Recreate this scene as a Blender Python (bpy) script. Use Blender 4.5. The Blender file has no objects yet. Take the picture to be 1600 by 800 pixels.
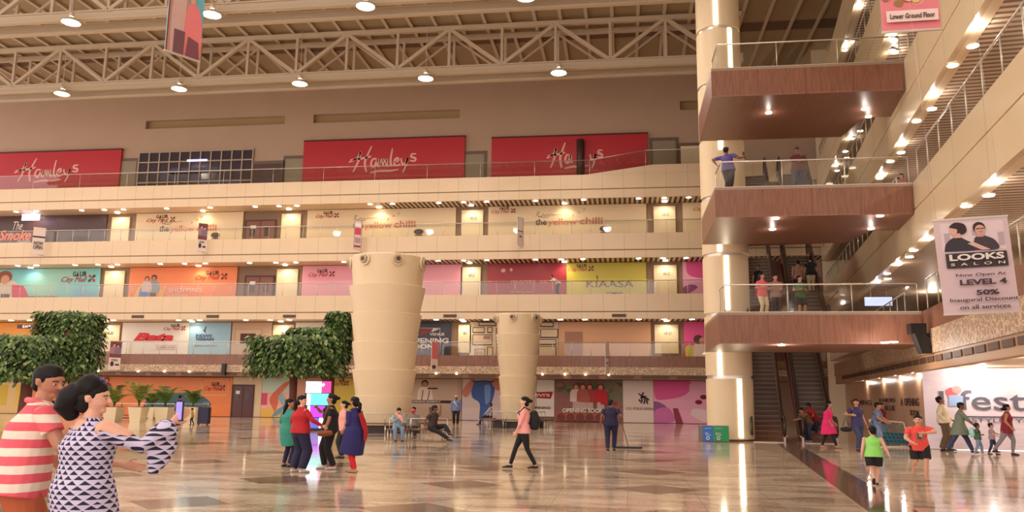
import bpy, math, random
from mathutils import Vector, Matrix
R = math.radians
random.seed(7)
scene = bpy.context.scene
COL = scene.collection
# ---------------------------------------------------------------- camera
H_CAM, FPX, PITCH, ROLL, YAW = 1.65, 1285.6, .17057, .011266, .137526
Fv = Vector((-math.sin(YAW)*math.cos(PITCH), math.cos(YAW)*math.cos(PITCH), math.sin(PITCH)))
R0 = Vector((math.cos(YAW), math.sin(YAW), 0)); U0 = R0.cross(Fv)
Rv = math.cos(ROLL)*R0 + math.sin(ROLL)*U0
Uv = -math.sin(ROLL)*R0 + math.cos(ROLL)*U0
camd = bpy.data.cameras.new('camera'); cam = bpy.data.objects.new('camera', camd); COL.objects.link(cam)
camd.sensor_width = 36; camd.lens = 36*FPX/1600; camd.clip_end = 300
M = Matrix((Rv, Uv, -Fv)).transposed().to_4x4(); M.translation = Vector((0, 0, H_CAM))
cam.matrix_world = M; scene.camera = cam
# ---------------------------------------------------------------- world, exposure, lamps' power
scene.view_settings.view_transform = 'Standard'; scene.view_settings.look = 'None'
scene.view_settings.exposure = -0.08; scene.view_settings.gamma = 1; scene.view_settings.use_curve_mapping = False
w = bpy.data.worlds.new('world'); scene.world = w; w.use_nodes = True
w.node_tree.nodes['Background'].inputs[0].default_value = (1.0, .87, .815, 1)
w.node_tree.nodes['Background'].inputs[1].default_value = 2.3
HB_POWER = 2000.0      # high bay lamps
WASH_POWER = 75.0      # downlights washing the shop fronts
WING_POWER = 70.0       # downlights of the right wing, added ones included
# ---------------------------------------------------------------- surveyed planes of the building
D1, D2, DB = 57.53, 59.53, 28.23          # facade edge, shop fronts, bridge front
Z = {1: 0.0, 2: 4.565, 3: 8.873, 4: 13.2, 5: 17.53}
AZ, XR = .12571, 9.576                    # right wing edge line
dR = Vector((math.sin(AZ), math.cos(AZ), 0)); nR = Vector((math.cos(AZ), -math.sin(AZ), 0))
CR = Vector((XR, DB, 0))
def ray(u, v): return (Fv*FPX + Rv*(u-800) + Uv*(400-v)).normalized()
def G(u, v, z=0.0):
    d = ray(u, v); t = (z-H_CAM)/d.z; return Vector((d.x*t, d.y*t, z))
def YP(u, v, Y):
    d = ray(u, v); t = Y/d.y; return Vector((d.x*t, Y, H_CAM+d.z*t))
def RW(u, v, off=0):
    d = ray(u, v); C = CR+nR*off; t = (C.x*nR.x+C.y*nR.y)/(d.x*nR.x+d.y*nR.y)
    P = Vector((d.x*t, d.y*t, H_CAM+d.z*t)); return ((P-CR).dot(dR), P.z)
def frect(u0, u1, v0, v1, Y):
    um, vm = (u0+u1)/2, (v0+v1)/2
    return YP(u0, vm, Y).x, YP(u1, vm, Y).x, YP(um, v1, Y).z, YP(um, v0, Y).z
# ---------------------------------------------------------------- materials
def lin(c):
    r = []
    for x in c[:3]:
        x = x/255; r.append(x/12.92 if x <= .04045 else ((x+.055)/1.055)**2.4)
    return (*r, 1)
MATS = {}
def mat(name, c=(200, 200, 200), rough=.6, metal=0, emit=0, noise=0, nscale=6, spec=.5):
    if name in MATS: return MATS[name]
    m = bpy.data.materials.new(name); m.use_nodes = True; nt = m.node_tree; b = nt.nodes['Principled BSDF']
    b.inputs['Base Color'].default_value = lin(c); b.inputs['Roughness'].default_value = rough
    b.inputs['Metallic'].default_value = metal; b.inputs['Specular IOR Level'].default_value = spec
    if emit: b.inputs['Emission Color'].default_value = lin(c); b.inputs['Emission Strength'].default_value = emit
    if noise:
        tc = nt.nodes.new('ShaderNodeTexCoord'); n = nt.nodes.new('ShaderNodeTexNoise'); n.inputs['Scale'].default_value = nscale
        n.inputs['Detail'].default_value = 4
        mx = nt.nodes.new('ShaderNodeMix'); mx.data_type = 'RGBA'; L = lin(c)
        mx.inputs[6].default_value = tuple(x*(1-noise) for x in L[:3])+(1,); mx.inputs[7].default_value = tuple(min(1, x*(1+noise)) for x in L[:3])+(1,)
        nt.links.new(tc.outputs['Object'], n.inputs['Vector']); nt.links.new(n.outputs['Fac'], mx.inputs[0]); nt.links.new(mx.outputs[2], b.inputs['Base Color'])
    MATS[name] = m; return m
def C(*c, rough=.7, noise=.06): return mat('paint_%d_%d_%d' % c, c, rough, noise=noise)
def node_mat(name, rough=.5, spec=.5):
    m = bpy.data.materials.new(name); m.use_nodes = True; nt = m.node_tree; b = nt.nodes['Principled BSDF']
    b.inputs['Roughness'].default_value = rough; b.inputs['Specular IOR Level'].default_value = spec
    MATS[name] = m; return m, nt, b
def math_n(nt, op, a, b=None, c=None):
    n = nt.nodes.new('ShaderNodeMath'); n.operation = op
    for i, x in enumerate((a, b, c)):
        if x is None: continue
        if isinstance(x, (int, float)): n.inputs[i].default_value = x
        else: nt.links.new(x, n.inputs[i])
    return n.outputs[0]
def mix_n(nt, fac, a, b):
    n = nt.nodes.new('ShaderNodeMix'); n.data_type = 'RGBA'
    for i, x in ((0, fac), (6, a), (7, b)):
        if isinstance(x, (int, float, tuple)): n.inputs[i].default_value = x
        else: nt.links.new(x, n.inputs[i])
    return n.outputs[2]
def coords(nt, kind='Object'):
    tc = nt.nodes.new('ShaderNodeTexCoord'); s = nt.nodes.new('ShaderNodeSeparateXYZ'); nt.links.new(tc.outputs[kind], s.inputs[0])
    return tc.outputs[kind], s.outputs[0], s.outputs[1], s.outputs[2]
def noise_n(nt, vec, scale, detail=4, stretch=None, dist=0):
    n = nt.nodes.new('ShaderNodeTexNoise'); n.inputs['Scale'].default_value = scale; n.inputs['Detail'].default_value = detail; n.inputs['Distortion'].default_value = dist
    if stretch:
        mp = nt.nodes.new('ShaderNodeMapping'); mp.inputs['Scale'].default_value = stretch; nt.links.new(vec, mp.inputs[0]); vec = mp.outputs[0]
    nt.links.new(vec, n.inputs['Vector']); return n.outputs['Fac']
def ramp_n(nt, fac, stops):
    n = nt.nodes.new('ShaderNodeValToRGB'); e = n.color_ramp.elements
    while len(e) < len(stops): e.new(.5)
    for i, (p, c) in enumerate(stops): e[i].position = p; e[i].color = c if len(c) == 4 else lin(c)
    nt.links.new(fac, n.inputs[0]); return n.outputs[0]
def floor_material():
    m, nt, b = node_mat('polished_marble', .09, .3)
    vec, x, y, z = coords(nt)
    n1 = noise_n(nt, vec, 1.0, 8, (.6, 1.5, 1), .8); n2 = noise_n(nt, vec, 13, 8, (.8, 1.3, 1), 1.5); n3 = noise_n(nt, vec, .16, 3)
    k = math_n(nt, 'ADD', math_n(nt, 'MULTIPLY', n1, .55), math_n(nt, 'ADD', math_n(nt, 'MULTIPLY', n2, .35), math_n(nt, 'MULTIPLY', n3, .1)))
    base = ramp_n(nt, k, [(.34, (132, 110, 92)), (.44, (174, 152, 130)), (.52, (208, 188, 164)), (.63, (236, 220, 198))])
    # tile joints 0.8 m
    def joint(a, p, w):
        f = math_n(nt, 'FRACT', math_n(nt, 'DIVIDE', a, p)); return math_n(nt, 'LESS_THAN', f, w/p)
    j = math_n(nt, 'MAXIMUM', joint(x, 1.2, .012), joint(y, 1.2, .012))
    base = mix_n(nt, math_n(nt, 'MULTIPLY', j, .45), base, lin((96, 70, 50)))
    # dark diamonds on a 4.8 m grid
    fx = math_n(nt, 'ABSOLUTE', math_n(nt, 'SUBTRACT', math_n(nt, 'FRACT', math_n(nt, 'DIVIDE', math_n(nt, 'ADD', x, 1.3), 3.7)), .5))
    fy = math_n(nt, 'ABSOLUTE', math_n(nt, 'SUBTRACT', math_n(nt, 'FRACT', math_n(nt, 'DIVIDE', math_n(nt, 'ADD', y, .6), 3.7)), .5))
    dia = math_n(nt, 'LESS_THAN', math_n(nt, 'ADD', fx, fy), .23)
    lt = math_n(nt, 'LESS_THAN', x, 3.2)
    dia = math_n(nt, 'MULTIPLY', dia, lt)
    base = mix_n(nt, math_n(nt, 'MULTIPLY', dia, .8), base, lin((112, 86, 70)))
    # dark inlaid strip running to the escalators
    ln = math_n(nt, 'SUBTRACT', math_n(nt, 'SUBTRACT', x, 2.55), math_n(nt, 'MULTIPLY', y, .1075))
    band = math_n(nt, 'LESS_THAN', math_n(nt, 'ABSOLUTE', ln), .38); edge = math_n(nt, 'LESS_THAN', math_n(nt, 'ABSOLUTE', ln), .42)
    base = mix_n(nt, math_n(nt, 'MULTIPLY', edge, .6), base, lin((214, 190, 160)))
    base = mix_n(nt, math_n(nt, 'MULTIPLY', band, .95), base, ramp_n(nt, n2, [(.35, (84, 62, 54)), (.65, (128, 102, 88))]))
    nt.links.new(base, b.inputs['Base Color'])
    bp = nt.nodes.new('ShaderNodeBump'); bp.inputs['Strength'].default_value = .035; bp.inputs['Distance'].default_value = .02
    nt.links.new(noise_n(nt, vec, 1.6, 3), bp.inputs['Height']); nt.links.new(bp.outputs[0], b.inputs['Normal'])
    return m
def panel_material(name, c, period, rough=.35, joint_c=None, axis='x'):
    m, nt, b = node_mat(name, rough); vec, x, y, z = coords(nt)
    if axis == 's':
        x = math_n(nt, 'ADD', math_n(nt, 'MULTIPLY', x, dR.x), math_n(nt, 'MULTIPLY', y, dR.y))
    f = math_n(nt, 'FRACT', math_n(nt, 'DIVIDE', x, period)); j = math_n(nt, 'LESS_THAN', f, .025/period)
    n = noise_n(nt, vec, .8, 3); L = lin(c)
    base = mix_n(nt, n, tuple(q*.93 for q in L[:3])+(1,), tuple(min(1, q*1.07) for q in L[:3])+(1,))
    base = mix_n(nt, math_n(nt, 'MULTIPLY', j, .6), base, lin(joint_c or tuple(q*.6 for q in c)))
    nt.links.new(base, b.inputs['Base Color']); return m
def slat_material(name, ca, cb, period, duty=.5, axis='x', xmin=None):
    m, nt, b = node_mat(name, .5); vec, x, y, z = coords(nt)
    if axis == 's': q = math_n(nt, 'ADD', math_n(nt, 'MULTIPLY', x, dR.x), math_n(nt, 'MULTIPLY', y, dR.y))
    else: q = x
    f = math_n(nt, 'LESS_THAN', math_n(nt, 'FRACT', math_n(nt, 'DIVIDE', q, period)), duty)
    if xmin is not None:
        f = math_n(nt, 'MULTIPLY', f, math_n(nt, 'GREATER_THAN', x, xmin))
    nt.links.new(mix_n(nt, f, lin(ca), lin(cb)), b.inputs['Base Color']); return m
def wood_material(name, c1, c2, rough=.35):
    m, nt, b = node_mat(name, rough); vec, x, y, z = coords(nt)
    n = noise_n(nt, vec, 3, 8, (6, 6, .5), .6)
    base = ramp_n(nt, n, [(.3, c1), (.7, c2)])
    n2 = math_n(nt, 'LESS_THAN', math_n(nt, 'FRACT', math_n(nt, 'DIVIDE', x, 1.6)), .012)
    nt.links.new(mix_n(nt, math_n(nt, 'MULTIPLY', n2, .6), base, lin((60, 30, 22))), b.inputs['Base Color']); return m
def lace_material():
    m, nt, b = node_mat('perforated_screen', .5); vec, x, y, z = coords(nt)
    v = nt.nodes.new('ShaderNodeTexVoronoi'); v.feature = 'DISTANCE_TO_EDGE'; v.inputs['Scale'].default_value = 5.5; nt.links.new(vec, v.inputs['Vector'])
    n = noise_n(nt, vec, 9, 2)
    f = math_n(nt, 'GREATER_THAN', math_n(nt, 'ADD', v.outputs['Distance'], math_n(nt, 'MULTIPLY', n, .25)), .21)
    nt.links.new(mix_n(nt, math_n(nt, 'MULTIPLY', f, .6), lin((206, 178, 146)), lin((110, 78, 58))), b.inputs['Base Color']); return m
def glass_material(name, tint=(246, 246, 243), refl=.05):
    m = bpy.data.materials.new(name); m.use_nodes = True; nt = m.node_tree; nt.nodes.clear()
    o = nt.nodes.new('ShaderNodeOutputMaterial'); mx = nt.nodes.new('ShaderNodeMixShader'); t = nt.nodes.new('ShaderNodeBsdfTransparent'); g = nt.nodes.new('ShaderNodeBsdfGlossy')
    t.inputs[0].default_value = lin(tint); g.inputs['Roughness'].default_value = .03
    mx.inputs[0].default_value = refl; nt.links.new(t.outputs[0], mx.inputs[1]); nt.links.new(g.outputs[0], mx.inputs[2]); nt.links.new(mx.outputs[0], o.inputs[0])
    MATS[name] = m; return m
def ceiling_material():
    m, nt, b = node_mat('metal_roof_deck', .6); vec, x, y, z = coords(nt)
    rib = math_n(nt, 'LESS_THAN', math_n(nt, 'FRACT', math_n(nt, 'DIVIDE', y, .35)), .18)
    col = mix_n(nt, math_n(nt, 'MULTIPLY', rib, .35), lin((168, 148, 116)), lin((124, 104, 80)))
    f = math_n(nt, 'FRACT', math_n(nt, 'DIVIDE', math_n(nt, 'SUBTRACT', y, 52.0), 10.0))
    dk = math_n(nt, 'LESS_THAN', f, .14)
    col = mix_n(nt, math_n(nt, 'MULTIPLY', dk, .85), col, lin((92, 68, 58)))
    nt.links.new(col, b.inputs['Base Color']); return m
FLOOR = floor_material()
CREAM = panel_material('cream_cladding', (216, 190, 156), 1.5, .32)
CREAM_R = panel_material('cream_cladding_right', (220, 198, 162), 3.0, .22, axis='s')
TAN = mat('tan_wall_paint', (186, 158, 134), .75, noise=.05, nscale=.6)
BROWNWALL = mat('brown_pilaster', (136, 106, 80), .55, noise=.06)
SLAT = slat_material('slatted_soffit', (232, 208, 176), (44, 30, 22), .36, .5, 'x', -18)
SLAT_R = slat_material('slatted_soffit_right', (214, 192, 164), (120, 96, 78), .3, .45, 's')
WOOD = wood_material('walnut_cladding', (118, 76, 58), (142, 96, 75))
WOOD_D = wood_material('dark_walnut_soffit', (128, 88, 74), (150, 108, 90), .4)
LACE = lace_material()
GLASS = glass_material('clear_glass')
CHROME = mat('brushed_steel', (215, 206, 194), .3, .55)
DARK = mat('dark_grille', (88, 62, 46), .6)
BLACK = mat('black_plastic', (22, 20, 22), .45)
LAMP = mat('lamp_glow', (255, 238, 205), .5, emit=14)
STRIP = mat('led_strip_glow', (255, 240, 205), .5, emit=9)
TRIM = mat('lamp_trim', (225, 215, 200), .4)
TRUSS = mat('truss_paint', (206, 188, 162), .6)
CREAMP = mat('cream_plaster', (226, 204, 168), .5, noise=.03)
WHITE = mat('matte_white', (232, 224, 214), .5)
PANELW = mat('ivory_door_panel', (236, 216, 178), .45)
# ---------------------------------------------------------------- mesh builder
class MB:
    def __init__(s): s.v = []; s.f = []; s.fm = []; s.mats = []; s.cur = 0; s.sm = []
    def use(s, m):
        if m not in s.mats: s.mats.append(m)
        s.cur = s.mats.index(m); return s
    def face(s, pts, smooth=False):
        i = len(s.v); s.v += [tuple(p) for p in pts]; s.f.append(tuple(range(i, i+len(pts)))); s.fm.append(s.cur); s.sm.append(smooth)
    def hexa(s, p):      # 8 corners: bottom 0-3 ccw, top 4-7
        i = len(s.v); s.v += [tuple(q) for q in p]
        for f in ((3, 2, 1, 0), (4, 5, 6, 7), (0, 1, 5, 4), (1, 2, 6, 5), (2, 3, 7, 6), (3, 0, 4, 7)):
            s.f.append(tuple(i+k for k in f)); s.fm.append(s.cur); s.sm.append(False)
        return s
    def box(s, x0, x1, y0, y1, z0, z1):
        return s.hexa([(x0, y0, z0), (x1, y0, z0), (x1, y1, z0), (x0, y1, z0), (x0, y0, z1), (x1, y0, z1), (x1, y1, z1), (x0, y1, z1)])
    def prism(s, poly, z0, z1):
        i = len(s.v); n = len(poly); s.v += [(x, y, z0) for x, y in poly]+[(x, y, z1) for x, y in poly]
        s.f.append(tuple(i+k for k in reversed(range(n)))); s.f.append(tuple(i+n+k for k in range(n)))
        for k in range(n): s.f.append((i+k, i+(k+1) % n, i+n+(k+1) % n, i+n+k))
        s.fm += [s.cur]*(n+2); s.sm += [False]*(n+2); return s
    def beam(s, p, q, w, h):
        p, q = Vector(p), Vector(q); d = (q-p).normalized(); up = Vector((0, 0, 1)) if abs(d.z) < .95 else Vector((0, 1, 0))
        a = d.cross(up).normalized()*w/2; b = a.cross(d).normalized()*h/2
        return s.hexa([p-a-b, p+a-b, q+a-b, q-a-b, p-a+b, p+a+b, q+a+b, q-a+b])
    def tube(s, pts, r, n=10, cap=True):
        pts = [Vector(p) for p in pts]; m = len(pts); rr = r if isinstance(r, (list, tuple)) else [r]*m
        i0 = len(s.v); a = None
        for k in range(m):
            d = (pts[min(k+1, m-1)]-pts[max(k-1, 0)]); d = d.normalized() if d.length > 1e-9 else Vector((0, 0, 1))
            if a is None: a = d.orthogonal().normalized()
            a = (a-d*a.dot(d)); a = a.normalized() if a.length > 1e-6 else d.orthogonal().normalized()
            b = d.cross(a); q = rr[k]; rx, ry = q if isinstance(q, tuple) else (q, q)
            for j in range(n):
                t = 2*math.pi*j/n; s.v.append(tuple(pts[k]+a*math.cos(t)*rx+b*math.sin(t)*ry))
        for k in range(m-1):
            for j in range(n):
                s.f.append((i0+k*n+j, i0+k*n+(j+1) % n, i0+(k+1)*n+(j+1) % n, i0+(k+1)*n+j)); s.fm.append(s.cur); s.sm.append(True)
        if cap:
            s.f.append(tuple(i0+j for j in reversed(range(n)))); s.f.append(tuple(i0+(m-1)*n+j for j in range(n))); s.fm += [s.cur]*2; s.sm += [False]*2
        return s
    def lathe(s, prof, cx=0, cy=0, n=40, close=True):   # prof: (r,z) bottom to top
        i0 = len(s.v); m = len(prof)
        for r, z in prof:
            for j in range(n): t = 2*math.pi*j/n; s.v.append((cx+r*math.cos(t), cy+r*math.sin(t), z))
        for k in range(m-1):
            for j in range(n):
                s.f.append((i0+k*n+j, i0+k*n+(j+1) % n, i0+(k+1)*n+(j+1) % n, i0+(k+1)*n+j)); s.fm.append(s.cur); s.sm.append(True)
        if close:
            s.f.append(tuple(i0+j for j in reversed(range(n)))); s.f.append(tuple(i0+(m-1)*n+j for j in range(n))); s.fm += [s.cur]*2; s.sm += [False]*2
        return s
    def drum(s, prof, n=48):
        for a, b in zip(prof[:-1], prof[1:]): s.lathe([a, b], 0, 0, n, close=False)
        s.face([(prof[-1][0]*math.cos(2*math.pi*j/n), prof[-1][0]*math.sin(2*math.pi*j/n), prof[-1][1]) for j in range(n)]); return s
    def ball(s, c, r, n=12, m=8):
        rx, ry, rz = r if isinstance(r, tuple) else (r, r, r); i0 = len(s.v)
        for k in range(1, m):
            ph = math.pi*k/m
            for j in range(n): t = 2*math.pi*j/n; s.v.append((c[0]+rx*math.sin(ph)*math.cos(t), c[1]+ry*math.sin(ph)*math.sin(t), c[2]-rz*math.cos(ph)))
        a = len(s.v); s.v += [(c[0], c[1], c[2]-rz), (c[0], c[1], c[2]+rz)]
        for k in range(m-2):
            for j in range(n): s.f.append((i0+k*n+j, i0+k*n+(j+1) % n, i0+(k+1)*n+(j+1) % n, i0+(k+1)*n+j)); s.fm.append(s.cur); s.sm.append(True)
        for j in range(n):
            s.f.append((a, i0+(j+1) % n, i0+j)); s.f.append((a+1, i0+(m-2)*n+j, i0+(m-2)*n+(j+1) % n)); s.fm += [s.cur]*2; s.sm += [True]*2
        return s
    def build(s, name, parent=None, m=None, world=False):
        me = bpy.data.meshes.new(name)
        vs = s.v
        if world and parent is not None:
            inv = parent.matrix_basis.inverted(); vs = [tuple(inv @ Vector(v)) for v in vs]
        me.from_pydata(vs, [], s.f)
        if m is not None: me.materials.append(m)
        else:
            for q in s.mats: me.materials.append(q)
            me.polygons.foreach_set('material_index', s.fm)
        me.polygons.foreach_set('use_smooth', s.sm); me.update()
        o = bpy.data.objects.new(name, me); COL.objects.link(o)
        if parent is not None: o.parent = parent
        return o
def tag(o, label, cat, group=None, kind=None):
    if label: o['label'] = label
    if cat: o['category'] = cat
    if group: o['group'] = group
    if kind: o['kind'] = kind
    return o
def structure(o): o['kind'] = 'structure'; return o
def thing(name, label, cat, loc=(0, 0, 0), rz=0, group=None, scale=1):
    o = bpy.data.objects.new(name, None); COL.objects.link(o); o.empty_display_size = .2
    o.location = loc; o.rotation_euler = (0, 0, rz); o.scale = (scale,)*3
    o.matrix_basis = Matrix.Translation(Vector(loc)) @ Matrix.Rotation(rz, 4, 'Z') @ Matrix.Scale(scale, 4)
    return tag(o, label, cat, group)
def dup(root, loc, rz=None, label=None, group=None):
    def cp(o, par):
        c = o.copy(); COL.objects.link(c)
        if par is not None: c.parent = par
        for ch in list(o.children): cp(ch, c)
        return c
    r = cp(root, None); r.location = loc
    if rz is not None: r.rotation_euler = (0, 0, rz)
    if label: r['label'] = label
    if group: r['group'] = group
    return r
# ---------------------------------------------------------------- text and drawn strokes (local XZ plane, facing -Y)
def text(s, x0, x1, z0, z1, y, m, parent, name='lettering', shear=0, bold=0, depth=.012, label=None):
    cu = bpy.data.curves.new('t', 'FONT'); cu.body = s; cu.shear = shear; cu.offset = bold; cu.extrude = .02; cu.align_x = 'LEFT'; cu.resolution_u = 3
    cu.space_line = .85
    o = bpy.data.objects.new('t', cu); COL.objects.link(o); dg = bpy.context.evaluated_depsgraph_get(); dg.update()
    me = bpy.data.meshes.new_from_object(o.evaluated_get(dg)); bpy.data.objects.remove(o); bpy.data.curves.remove(cu)
    if not me.vertices: return None
    xs = [v.co.x for v in me.vertices]; ys = [v.co.y for v in me.vertices]; zs = [v.co.z for v in me.vertices]
    ax, ay = min(xs), min(ys); sx = (x1-x0)/max(1e-6, max(xs)-ax); sy = (z1-z0)/max(1e-6, max(ys)-ay); zr = max(1e-6, max(zs)-min(zs)); zm = min(zs)
    for v in me.vertices: v.co = (x0+(v.co.x-ax)*sx, y-(v.co.z-zm)/zr*depth, z0+(v.co.y-ay)*sy)
    me.materials.clear(); me.materials.append(m); me.name = name
    t = bpy.data.objects.new(name, me); COL.objects.link(t); t.parent = parent
    if label: t['label'] = label
    return t
def smooth(pts, n=6):
    P = [Vector((p[0], p[1])) for p in pts]; out = []
    for i in range(len(P)-1):
        a, b, c, d = P[max(i-1, 0)], P[i], P[i+1], P[min(i+2, len(P)-1)]
        for k in range(n):
            t = k/n; out.append(.5*((2*b)+(c-a)*t+(2*a-5*b+4*c-d)*t*t+(3*b-a-3*c+d)*t**3))
    out.append(P[-1]); return out
def strokes(polys, x0, x1, z0, z1, y, r, m, parent, name='lettering', label=None):
    mb = MB(); mb.use(m)
    for p in polys:
        q = [Vector((x0+(x1-x0)*a.x, z0+(z1-z0)*a.y)) for a in smooth(p)]; n = len(q); L, Rt = [], []
        for i in range(n):
            d = q[min(i+1, n-1)]-q[max(i-1, 0)]; d = d.normalized() if d.length > 1e-6 else Vector((1, 0)); k = r*.5*(.55+.45*math.sin(math.pi*(i+.5)/n)); pn = Vector((-d.y, d.x))*k; L.append(q[i]+pn); Rt.append(q[i]-pn)
        for i in range(n-1): mb.hexa([(Rt[i].x, y, Rt[i].y), (Rt[i+1].x, y, Rt[i+1].y), (Rt[i+1].x, y+.012, Rt[i+1].y), (Rt[i].x, y+.012, Rt[i].y), (L[i].x, y, L[i].y), (L[i+1].x, y, L[i+1].y), (L[i+1].x, y+.012, L[i+1].y), (L[i].x, y+.012, L[i].y)])
    o = mb.build(name, parent)
    if label: o['label'] = label
    return o
class Poster:
    """a printed panel: art is layered on a backing board, all in one mesh; local origin at lower left, 1x1 -> w x h"""
    def __init__(s, w, h, back, t=.06, dy=.004): s.w, s.h, s.mb, s.y, s.dy = w, h, MB(), 0.0, dy; s.mb.use(back).box(0, w, 0, t, 0, h)
    def poly(s, pts, m):
        s.y -= s.dy; s.mb.use(m); P = [(min(1, max(0, a))*s.w, s.y, min(1, max(0, b))*s.h) for a, b in pts]
        i = len(s.mb.v); area = sum(P[k][0]*P[(k+1) % len(P)][2]-P[(k+1) % len(P)][0]*P[k][2] for k in range(len(P)))
        if area < 0: P.reverse()
        s.mb.face(P); return s
    def rect(s, a0, b0, a1, b1, m): return s.poly([(a0, b0), (a1, b0), (a1, b1), (a0, b1)], m)
    def ell(s, a, b, ra, rb, m, n=18, rot=0):
        return s.poly([(a+ra*math.cos(t)*math.cos(rot)-rb*math.sin(t)*math.sin(rot)*s.h/s.w, b+rb*math.sin(t)*math.cos(rot)+ra*math.cos(t)*math.sin(rot)*s.w/s.h) for t in [2*math.pi*k/n for k in range(n)]], m)
    def curve(s, pts, m): return s.poly([(q.x, q.y) for q in smooth(list(pts)+[pts[0]], 5)[:-1]], m)
    def figure(s, a, b, hgt, skin, hair, top, bottom=None, aspect=None):
        k = hgt; wk = k*s.h/s.w*.5
        if bottom: s.poly([(a-wk*.3, b), (a+wk*.3, b), (a+wk*.25, b+k*.5), (a-wk*.25, b+k*.5)], bottom)
        s.curve([(a-wk*.5, b+k*.3), (a+wk*.5, b+k*.3), (a+wk*.45, b+k*.7), (a+wk*.15, b+k*.8), (a-wk*.15, b+k*.8), (a-wk*.45, b+k*.7)], top)
        s.ell(a, b+k*.91, wk*.24, k*.12, hair); s.ell(a, b+k*.88, wk*.17, k*.09, skin); return s
    def build(s, parent, name='printed_panel'): return s.mb.build(name, parent)
# ================================================================ STRUCTURE
XL, XRE = -62.0, 14.0
structure(MB().box(-64, 45, -12, 66, -.3, 0).build('floor', m=FLOOR))
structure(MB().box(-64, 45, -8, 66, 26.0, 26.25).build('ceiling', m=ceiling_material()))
# roof purlins run in depth: parts of the ceiling
ceil = bpy.data.objects['ceiling']
for i in range(46):
    x = -60+i*1.65
    q = MB().use(TRUSS).box(x-.05, x+.05, 20, 59.5, 25.86, 26.0).box(x-.11, x+.11, 20, 59.5, 25.84, 25.87).build('purlin', ceil)
# back wall, upper part with recesses
wb = MB().use(TAN); wb.box(XL, XRE+6, D2+.45, D2+.9, -.0, 26.0)
niches = [(228, 445, 181, 203), (490, 718, 171, 192), (1062, 1135, 133, 153)]
nx = [frect(*n, D2) for n in niches]
z0n, z1n = 22.85, 23.55
wb.box(XL, XRE+6, D2, D2+.45, 17.5, z0n); wb.box(XL, XRE+6, D2, D2+.45, z1n, 26.0)
xs = [XL]+[q for r in nx for q in (r[0], r[1])]+[XRE+6]
for a in range(0, len(xs), 2):
    if xs[a+1] > xs[a]: wb.box(xs[a], xs[a+1], D2, D2+.45, z0n, z1n)
structure(wb.build('wall_back'))
NICHE = mat('niche_paint', (168, 140, 98), .7)
for k, r in enumerate(nx): structure(MB().box(r[0], r[1], D2+.36, D2+.448, z0n, z1n).build('trim_%d' % (k+1), m=NICHE))
# shop front base wall of each storey
structure(MB().use(BROWNWALL).box(XL, XRE+6, D2+.1, D2+.44, 0, 17.5).build('wall_back_shops'))
# storey slabs and fascias at the facade
FASC = {5: (16.44, 15.8), 4: (12.0, 11.45), 3: (7.63, 7.14)}
n = 4
for k, (zg, zb) in FASC.items():
    f = MB().use(CREAM)
    f.box(XL, XRE, D1, D1+.16, zg+.05, Z[k]); f.box(XL, XRE, D1+.03, D1+.16, zb, zg-.03)
    if k == 5:   # the parapet steps up towards the right
        a, b, c = YP(915, 275, D1).x, YP(1020, 262, D1).x, XRE
        i = len(f.v)
        f.hexa([(a, D1, Z[5]-.01), (b, D1, Z[5]-.01), (b, D1+.16, Z[5]-.01), (a, D1+.16, Z[5]-.01), (a, D1, Z[5]), (b, D1, Z[5]+.62), (b, D1+.16, Z[5]+.62), (a, D1+.16, Z[5])])
        f.box(b, c, D1, D1+.16, Z[5]-.01, Z[5]+.62)
    structure(f.build('trim_%d' % n)); n += 1
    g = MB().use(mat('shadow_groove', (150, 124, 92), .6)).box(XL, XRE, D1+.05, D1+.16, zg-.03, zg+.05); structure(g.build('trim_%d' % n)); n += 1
    structure(MB().use(TAN).box(XL, XRE, D1+.16, D2+.44, Z[k]-.35, Z[k]).build('floor_storey'))
    structure(MB().use(SLAT).box(XL, XRE, D1+.16, D2+.1, zb+.02, zb+.08).build('ceiling_walkway'))
f = MB().use(WOOD).box(XL, XRE, D1, D1+.16, 3.8, Z[2]); structure(f.build('trim_%d' % n)); n += 1
f = MB().use(LACE).box(XL, XRE, D1-.08, D1+.16, 3.27, 3.8); structure(f.build('trim_%d' % n)); n += 1
f = MB().use(mat('dark_bronze_trim', (132, 92, 62), .5)).box(XL, XRE, D1+.02, D1+.16, 2.98, 3.27); structure(f.build('trim_%d' % n)); n += 1
structure(MB().use(TAN).box(XL, XRE, D1+.16, D2+.44, Z[2]-.35, Z[2]).build('floor_storey'))
structure(MB().use(mat('ground_soffit', (130, 96, 70), .5)).box(XL, XRE, D1+.16, D2+.1, 2.98, 3.04).build('ceiling_walkway'))
ventb = tag(MB().box(-.95, .95, 0, .06, -.075, .075).build('air_grille', m=DARK), 'long narrow dark air grille in the bronze band under the lace screen', 'vent', 'air grilles along the band over the ground floor shops')
ventb.location = (XL+16, D1-.02, 3.12); x = XL+18.4
while x < 5.2: c = ventb.copy(); COL.objects.link(c); c.location = (x, D1-.02, 3.12); x += 2.4
first = None
for u, v in ((215, 496), (332, 496), (452, 495), (703, 494), (967, 493)):
    P = YP(u, v, D1)
    if first is None: first = MB().box(-.48, .48, 0, .05, -.1, .1).build('fascia_vent', m=DARK); c = first
    else: c = first.copy(); COL.objects.link(c)
    tag(c, 'small dark slot vent in the cream fascia below the second floor balustrade', 'vent', 'slot vents in the cream fascia'); c.location = (P.x, D1-.03, 7.37)
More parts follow.
